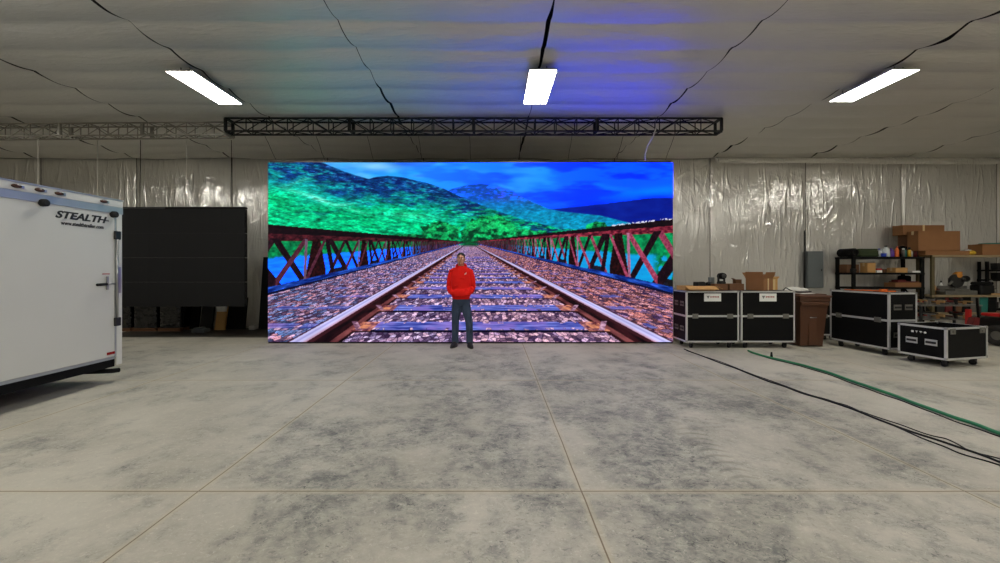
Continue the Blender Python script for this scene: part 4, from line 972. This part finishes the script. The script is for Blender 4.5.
on('wood_tray', 'tan', 'wooden tray with cups right of the black bench machine', 'tray', lambda b: b.box((P(994, 9.0), 9.03, TM + .02), (.24, .16, .04), bev=.005))
for i in range(3): bottle(P(991 + i * 3, 9.0), 9.03, TM + .041, .035, .15 - .02 * i, ('clear_plastic', 'tan', 'tool_grey')[i], 'ink', ('clear cup', 'tan cup', 'grey cup')[i] + ' standing on the wooden tray in the shelving', 'cups on the wooden tray')
# lower deck clutter and a cart in front
for i in range(7):
    px = 935 + i * 8.5; mm = ('dark_metal', 'dark_red', 'cardboard_dark', 'black_matte', 'tool_grey', 'teal', 'black_matte')[i]
    lb_ = ('grey', 'dark red', 'brown', 'black', 'silver', 'teal', 'second black')[i] + ' storage crate on the lowest deck of the wooden shelving'
    on('storage_crate', mm, lb_, 'crate', lambda b: b.box((P(px, 9.1), 9.1, SBL[0] + .182), (.185, .24, .36), bev=.01, taper=(1.08, 1.05)).box((P(px, 9.1), 8.975, SBL[0] + .27), (.08, .02, .03)), 'crates on the lowest deck')
ct = empty('work_table', (P(938, 8.25), 8.25, 0)); tag(ct, 'low metal work table heaped with tools behind the open case', 'table')
MB().box((0, 0, .70), (1.3, .5, .03), bev=.004).build('tabletop', 'tool_grey', ct); MB().box((0, 0, .40), (1.25, .45, .02), bev=.004).build('lower_shelf', 'tool_grey', ct)
for sx in (-1, 1):
    for sy in (-1, 1): MB().box((sx * .62, sy * .22, .345), (.035, .035, .69)).build('leg', 'dark_metal', ct)
tcx = P(938, 8.25)
stuff = [('pipe_clamp', 'tool_grey'), ('pry_bar', 'dark_red'), ('wrench', 'chrome'), ('pipe_clamp', 'red'), ('level', 'tan'), ('hand_saw', 'dark_metal'), ('pry_bar', 'tool_grey'), ('wrench', 'tan'), ('pipe_clamp', 'dark_metal'), ('hammer', 'dark_red'), ('hammer', 'tan'), ('level', 'dark_red')]
pos_w = ['left front corner', 'left back corner', 'left, in front', 'left, at the back', 'middle, in front', 'middle, at the back', 'right of middle', 'right of middle, behind', 'near right end', 'near right end, behind', 'right front corner', 'right back corner']
cw_ = {'tool_grey': 'grey', 'dark_red': 'dark red', 'chrome': 'shiny', 'red': 'red', 'tan': 'tan', 'dark_metal': 'dark', 'orange': 'orange'}
rr = random.Random(9)
for lvl, z0 in ((0, .716), (1, .411)):
    for i, (nm, mm) in enumerate(stuff):
        x = tcx - .52 + (i % 12) * .095; y = 8.25 + (-.12 if i % 2 == 0 else .12); a = rr.uniform(-.25, .25); L = .13 + .05 * rr.random(); th = .03 + .035 * (i % 3)
        dx_, dy_ = math.cos(PI / 2 + a) * L * .9, math.sin(PI / 2 + a) * L * .75
        def fn(b):
            b.bar((x - dx_, y - dy_, z0 + th), (x + dx_, y + dy_, z0 + th), .034, .028)
            if nm == 'hammer': b.box((x + dx_, y + dy_, z0 + th), (.09, .045, .045))
            elif nm == 'wrench': b.torus((x + dx_, y + dy_, z0 + th), .022, .008, 'Z', 12, 6).torus((x - dx_, y - dy_, z0 + th), .018, .007, 'Z', 12, 6)
            elif nm == 'pipe_clamp': b.box((x + dx_, y + dy_, z0 + th + .01), (.05, .03, .06)).box((x - dx_, y - dy_, z0 + th + .01), (.05, .04, .06))
            elif nm == 'level': b.box((x, y, z0 + th), (.035, L * 1.3, .05))
            elif nm == 'hand_saw': b.box((x, y, z0 + th), (.08, L * 1.2, .006)).box((x - dx_, y - dy_, z0 + th), (.07, .07, .03), bev=.008)
            else: b.tube([(x + dx_, y + dy_, z0 + th), (x + dx_ + .02, y + dy_ + .02, z0 + th + .02), (x + dx_ + .03, y + dy_ + .01, z0 + th + .035)], .009, 6)
            b.box((x, y, z0 + th / 2), (.03, .05, th))
        on(nm, mm, '%s %s on the tool table\'s %s, %s' % (cw_[mm], nm.replace('_', ' '), 'top' if lvl == 0 else 'lower shelf', pos_w[i]), 'tool', fn, 'tools on the work table')
for i, (px, a, mm) in enumerate(((925, .5, 'tan'), (934, -.4, 'dark_red'), (944, .35, 'tool_grey'))):
    x = P(px, 8.15); on('steel_bar', mm, ('tan long bar at the left, lying over the tools', 'dark red long bar in the middle, lying over the tools', 'grey long bar at the right, lying over the tools')[i], 'bar', lambda b: b.bar((x - .08, 8.05, .80), (x + .10, 8.42 + a * .1, .81), .03, .02).bar((x, 8.23, .716), (x, 8.23, .80), .03), 'bars on the tools')
for i, (xx, zz, mm, lb_) in enumerate(((-.0, .502, 'dark_metal', 'lower row, grey'), (.25, 1.222, 'black_matte', 'second row, wide'), (.62, 1.222, 'cardboard_dark', 'second row, brown'), (.25, 1.462, 'dark_metal', 'top row, grey'), (.62, 1.462, 'black_matte', 'top row, black'))):
    on('storage_bin', mm, 'small bin on the narrow dark rack at the back, ' + lb_, 'bin', lambda b: b.box((P(987, 9.38) + .06 + xx * .9 + .12, 9.46, zz + .08), (.26, .13, .16), bev=.01, taper=(1.06, 1.04)).box((P(987, 9.38) + .06 + xx * .9 + .12, 9.39, zz + .12), (.08, .015, .03)), 'bins on the narrow dark rack')
# red machine with a wheel
rm = empty('garden_tiller', (P(990, 7.45), 7.45, 0)); tag(rm, 'red wheeled machine at the right edge behind the open case', 'machine')
wl = MB().torus((-.12, -.2, .20), .14, .06, 'X', 24, 10).build('wheel', 'tyre', rm); MB().tube([(-.14, -.2, .20), (-.10, -.2, .20)], .09, 16).build('rim', 'tool_grey', wl)
wl = MB().torus((.55, -.2, .20), .14, .06, 'X', 24, 10).build('wheel', 'tyre', rm); MB().tube([(.53, -.2, .20), (.57, -.2, .20)], .09, 16).build('rim', 'tool_grey', wl)
MB().box((.2, .0, .42), (.62, .6, .18), bev=.04).box((.2, -.2, .2), (.6, .05, .05)).build('engine_body', 'black_paint', rm)
MB().box((.28, -.14, .58), (.80, .4, .06), bev=.02).box((-.3, .1, .52), (.06, .06, .3)).build('hood', 'red', rm)
[MB().tube(q_, .018, 8).build('handlebar', 'black_matte', rm) for q_ in ([(-.1, .1, .5), (-.25, .0, .80), (-.32, -.05, .9)], [(.4, .1, .5), (.2, .0, .9)])]
MB().ball((-.12, -.3, .68), .025).build('gas_cap', 'chrome', rm)
MB().prism([(-.42, .35), (-.28, .35), (-.26, .52), (-.36, .52)], 1, -.05, .05).build('tine_guard', 'dark_red', rm)
o = MB().box((P(996, 7.9), 7.9, .03), (.5, .14, .06), bev=.01, taper=(.96, .96)).build('plastic_tray', 'teal'); tag(o, 'flat teal tray on the floor at the right edge below the red machine', 'tray')

# ------------------------------------------------------------------ cables on the floor
def spline(pts, n=10):
    out = []; P_ = [Vector(p) for p in pts]
    for i in range(len(P_) - 1):
        p0 = P_[max(i - 1, 0)]; p1 = P_[i]; p2 = P_[i + 1]; p3 = P_[min(i + 2, len(P_) - 1)]
        for k in range(n):
            t = k / n; out.append(.5 * ((2 * p1) + (p2 - p0) * t + (2 * p0 - 5 * p1 + 4 * p2 - p3) * t * t + (3 * p1 - p0 - 3 * p2 + p3) * t ** 3))
    out.append(P_[-1]); return out
def floor_cable(name, pix, r, m, label, cat, wob=.0, seed=0, group=None):
    pts = [gd(a, b, r) for a, b in pix]; pp = spline(pts, 9); rr = random.Random(seed); ph = rr.random() * 9
    for i, p in enumerate(pp): p.x += wob * math.sin(i * .55 + ph); p.y += wob * .6 * math.cos(i * .4 + ph); p.z = r
    return tag(MB().tube(pp, r, 8).build(name, m), label, cat, group)
bk = [(684, 349), (697, 354), (718, 362), (740, 370), (762, 379), (780, 385), (805, 394), (832, 402), (860, 412), (890, 424), (928, 437), (965, 449), (1003, 463), (1060, 484), (1180, 530)]
floor_cable('power_cable', bk, .009, 'rubber', 'thick black cable crossing the floor from the left labelled case', 'cable', .004, 1)
bk2 = [(686, 350.5), (718, 361), (762, 377.6), (805, 393), (832, 401), (850, 407), (888, 423.5), (930, 441), (960, 453), (1003, 466.5), (1060, 488), (1180, 536)]
floor_cable('power_cable', bk2, .006, 'rubber', 'thin black cable lying lowest of the three strands toward the right edge', 'cable', .008, 2)
bk3 = [(860, 411), (895, 423), (930, 435), (950, 440), (968, 450), (1003, 460), (1060, 480), (1180, 524)]
floor_cable('power_cable', bk3, .005, 'rubber', 'thin black cable strand bowing above the thick one at the right edge', 'cable', .006, 3)
gk = [(748, 350.5), (757, 354), (770, 357.5), (790, 362), (808, 366.5), (830, 373), (858, 383), (885, 392), (912, 402), (945, 414), (975, 424), (1003, 434.5), (1060, 455), (1180, 497)]
floor_cable('garden_hose', gk, .017, 'hose_green', 'green hose running over the floor from the second labelled case', 'hose', .004, 4)
gk2 = [(a, b + .8) for a, b in gk]
floor_cable('power_cable', [(750, 352), (770, 358.5), (800, 366), (830, 375), (858, 385.5), (885, 395), (912, 404.5), (945, 417.5), (975, 428), (1003, 437.5), (1060, 459), (1180, 502)], .006, 'rubber', 'thin black cable running along the green hose', 'cable', .006, 5)
o = MB().tube([gd(771.5, 357.5, .005), gd(771.5, 357.5, .005) + Vector((0, 0, .09))], [.02, .012], 8).build('floor_peg', 'rubber'); tag(o, 'small dark peg standing on the floor beside the green hose', 'peg')

# ------------------------------------------------------------------ person
def voxel(mb, name, m, parent, size=.009, smooth=4):
    bmesh.ops.recalc_face_normals(mb.bm, faces=mb.bm.faces[:])
    me = bpy.data.meshes.new('tmp'); mb.bm.to_mesh(me); mb.bm.free()
    t = bpy.data.objects.new('tmp', me); col.objects.link(t)
    r = t.modifiers.new('r', 'REMESH'); r.mode = 'VOXEL'; r.voxel_size = size; r.use_smooth_shade = True
    s = t.modifiers.new('s', 'SMOOTH'); s.iterations = smooth; s.factor = .5
    bpy.context.view_layer.update()
    me2 = bpy.data.meshes.new_from_object(t.evaluated_get(bpy.context.evaluated_depsgraph_get()))
    bpy.data.objects.remove(t); me2.name = name; me2.materials.clear(); me2.materials.append(M[m])
    me2.polygons.foreach_set('use_smooth', [True] * len(me2.polygons))
    o = bpy.data.objects.new(name, me2); col.objects.link(o); o.parent = parent; return o
PY = 7.20
per = empty('person', (P(461.0, PY), PY, 0)); tag(per, 'person in a red hoodie and dark jeans standing before the video wall, hands in pocket', 'person')
LF, RF = (-.115, .0, 0), (.170, -.04, 0)       # ankles (viewer's left / right)
b = MB()
# head, neck, face (facing -y)
b.rings([(0, -.012, 1.585, .02, .03), (0, -.022, 1.60, .043, .058), (0, -.018, 1.63, .060, .078), (0, -.008, 1.67, .071, .090), (0, 0, 1.71, .075, .095), (0, .004, 1.75, .073, .094), (0, .006, 1.785, .060, .080), (0, .006, 1.812, .035, .05), (0, .006, 1.822, .01, .015)], 20)
b.tube([(0, .02, 1.48), (0, .012, 1.56), (0, .0, 1.64)], [.062, .056, .054], 16)
b.tube([(0, -.095, 1.722), (0, -.108, 1.695), (0, -.116, 1.678), (0, -.10, 1.668)], [.009, .012, .017, .010], 10)      # nose
b.ball((0, -.092, 1.612), (.022, .02, .014)); b.ball((0, -.088, 1.738), (.05, .016, .010)); b.ball((0, -.096, 1.640), (.024, .010, .008))
for s in (-1, 1):
    b.ball((s * .077, .008, 1.695), (.010, .022, .034)); b.ball((s * .045, -.065, 1.675), (.02, .022, .022))
# torso
b.rings([(0, .0, .88, .125, .085), (0, .0, .98, .145, .10), (0, .0, 1.10, .15, .10), (0, -.005, 1.25, .17, .115), (0, -.0, 1.38, .165, .105), (0, .01, 1.45, .13, .08), (0, .015, 1.51, .07, .06)], 22)
for s in (-1, 1):
    A = LF if s < 0 else RF
    b.tube([(s * .155, .01, 1.42), (s * .205, .022, 1.28), (s * .228, .03, 1.13), (s * .19, -.05, 1.04), (s * .10, -.125, .995)], [.052, .048, .040, .034, .026], 14)
    # hand with curled fingers inside the pocket
    b.ball((s * .08, -.142, .985), (.040, .016, .034))
    for k in range(4): b.tube([(s * .055, -.143, 1.010 - k * .018), (s * .030, -.150, 1.008 - k * .018), (s * .012, -.143, 1.004 - k * .017)], [.010, .009, .008], 8)
    b.tube([(s * .095, -.14, 1.01), (s * .075, -.146, 1.025), (s * .058, -.146, 1.032)], [.011, .010, .009], 8)
    b.tube([(s * .085, .0, .92), ((s * .09 + A[0] * .4) * .78, -.01, .70), (A[0] * .93, -.02, .50), (A[0], A[1] + .03, .30), (A[0], A[1] + .02, .08)], [.070, .070, .052, .046, .028], 16)
    b.ball((A[0], A[1] - .03, .045), (.026, .09, .022))
bd = voxel(b, 'body', 'skin', per, .0075, 2)
for v in bd.data.vertices:
    z = v.co.z
    if z > .88: v.co.z += .042 * min(1, (z - .88) / .08) * (1 if z < 1.44 else max(0, (1.585 - z) / .145))
# hoodie
b = MB()
b.rings([(0, -.012, .905, .162, .124), (0, -.012, .94, .184, .140), (0, -.02, 1.0, .186, .146), (0, -.012, 1.10, .182, .138), (0, -.008, 1.22, .190, .138), (0, .0, 1.34, .192, .132), (0, .008, 1.43, .180, .112), (0, .012, 1.485, .140, .09), (0, .015, 1.53, .075, .07)], 26)
for s in (-1, 1):
    b.tube([(s * .11, .01, 1.465), (s * .175, .014, 1.415), (s * .205, .022, 1.32), (s * .222, .028, 1.22), (s * .232, .03, 1.12), (s * .205, -.045, 1.04), (s * .145, -.115, 1.005), (s * .09, -.15, .99)], [.045, .066, .064, .060, .057, .055, .052, .042], 16)
    b.ball((s * .232, .03, 1.11), (.052, .058, .06))
b.rings([(0, -.135, .935, .13, .040), (0, -.150, .96, .150, .042), (0, -.150, 1.02, .135, .042), (0, -.142, 1.08, .095, .032)], 20)   # pouch pocket with the hands inside
for (x_, z_, rr_) in ((-.06, 1.16, .02), (.09, 1.08, .018), (.02, 1.30, .018), (-.11, 1.05, .02)): b.tube([(x_ - .07, -.128, z_ - .02), (x_, -.138, z_), (x_ + .07, -.126, z_ - .015)], [.006, rr_, .006], 8)
hood = voxel(b, 'hoodie', 'red_hoodie', per, .010, 3)
hood.location.z = .042
# hood collar lying round the neck
b = MB(); ring = []
for k in range(22):
    a = 2 * PI * k / 21 + .0; x_ = math.sin(a) * .088; y_ = .022 - math.cos(a) * -.072; ring.append((x_, y_, 1.512 + .05 * math.cos(a)))
b.tube([p for p in ring], [.03 + .012 * math.cos(2 * PI * k / 21) for k in range(22)], 10)
b.rings([(0, .10, 1.36, .07, .03), (0, .115, 1.42, .12, .045), (0, .10, 1.50, .12, .055), (0, .085, 1.545, .085, .04)], 18)
voxel(b, 'hood', 'red_hoodie', hood, .009, 3)
MB().rings([(0, -.012, .888, .165, .128), (0, -.012, .918, .170, .131)], 26).build('waistband', 'red_hoodie', hood)
for s in (-1, 1): MB().tube([(s * .03, -.085, 1.485), (s * .034, -.118, 1.43), (s * .036, -.138, 1.36)], .004, 6).build('drawstring', 'red_hoodie', hood)
MB().box((.095, -.136, 1.375), (.034, .012, .014), rot=(0, -.6, .1)).box((.108, -.134, 1.392), (.02, .012, .012), rot=(0, -.9, .1)).build('chest_logo', 'white_label', hood)
# jeans
b = MB()
b.rings([(0, .0, .80, .13, .10), (0, .0, .86, .158, .115), (0, .0, .93, .160, .118), (0, 0, .96, .15, .11)], 22)
for s in (-1, 1):
    A = LF if s < 0 else RF; kx = A[0] * .93
    b.tube([(s * .078, .0, .90), ((s * .085 + A[0] * .35) * .74, -.008, .70), (kx, -.02, .50), (A[0] * .98, A[1] + .02, .30), (A[0], A[1] + .022, .14), (A[0], A[1] + .02, .065)], [.094, .092, .073, .067, .066, .068], 18)
    for z in (.10, .14, .47, .52): b.torus((A[0] if z < .3 else kx, A[1] + .02 if z < .3 else -.02, z), .056 if z < .3 else .063, .008, 'Z', 18, 6)
voxel(b, 'jeans', 'jeans', per, .010, 2)
for s in (-1, 1):
    A = LF if s < 0 else RF; yaw = -s * -.18
    b = MB(); b.rings([(0, -.06, .012, .050, .142), (0, -.06, .035, .051, .142), (0, -.055, .06, .047, .125), (0, -.015, .085, .038, .08), (0, .02, .11, .04, .05)], 20)
    sh = voxel(b, 'shoe', 'shoe', per, .008, 2); sh.location = (A[0], A[1], 0); sh.rotation_euler = (0, 0, s * .30)
    MB().rings([(0, -.06, 0, .049, .141), (0, -.06, .018, .053, .146)], 24).build('sole', 'shoe_sole', sh)
per.scale = (.972, .972, .972)
# hair and face details
b = MB(); b.ball((0, .018, 1.752), (.082, .098, .082), 24, 16); hb = b.bm
bmesh.ops.delete(hb, geom=[v for v in hb.verts if (v.co.y < -.035 and v.co.z < 1.762) or v.co.z < 1.685], context='VERTS')
bmesh.ops.solidify(hb, geom=hb.faces[:], thickness=.006)
b.build('hair', 'hair', per)
for s in (-1, 1):
    e = MB().ball((s * .031, -.084, 1.712), (.014, .008, .007)).build('eye', 'eye_white', per); MB().ball((s * .031, -.091, 1.712), (.006, .003, .006)).build('iris', 'eye_dark', e)
    MB().tube([(s * .014, -.098, 1.731), (s * .032, -.101, 1.736), (s * .050, -.084, 1.730)], [.004, .005, .003], 8).build('eyebrow', 'hair', per)
MB().tube([(-.024, -.094, 1.640), (-.01, -.104, 1.642), (.01, -.104, 1.642), (.024, -.094, 1.640)], [.003, .006, .006, .003], 8).build('mouth', 'lips', per)

# ------------------------------------------------------------------ world, camera, view
w = bpy.data.worlds.new('world'); bpy.context.scene.world = w; w.use_nodes = True
w.node_tree.nodes['Background'].inputs[0].default_value = (.02, .02, .022, 1); w.node_tree.nodes['Background'].inputs[1].default_value = .1
cam = bpy.data.cameras.new('camera'); co = bpy.data.objects.new('camera', cam); col.objects.link(co)
co.location = (0, 0, H); co.rotation_euler = (PI / 2, 0, 0); cam.sensor_fit = 'HORIZONTAL'; cam.sensor_width = 36; cam.lens = F / 1000 * 36
cam.shift_x = (500 - CX) / 1000; cam.shift_y = -(281.5 - CY) / 1000; cam.clip_start = .05; cam.clip_end = 60
sc = bpy.context.scene; sc.camera = co
sc.view_settings.view_transform = 'Standard'; sc.view_settings.look = 'None'; sc.view_settings.exposure = 0; sc.view_settings.gamma = 1; sc.view_settings.use_curve_mapping = False
sc.cycles.max_bounces = 7; sc.cycles.diffuse_bounces = 4; sc.cycles.glossy_bounces = 3
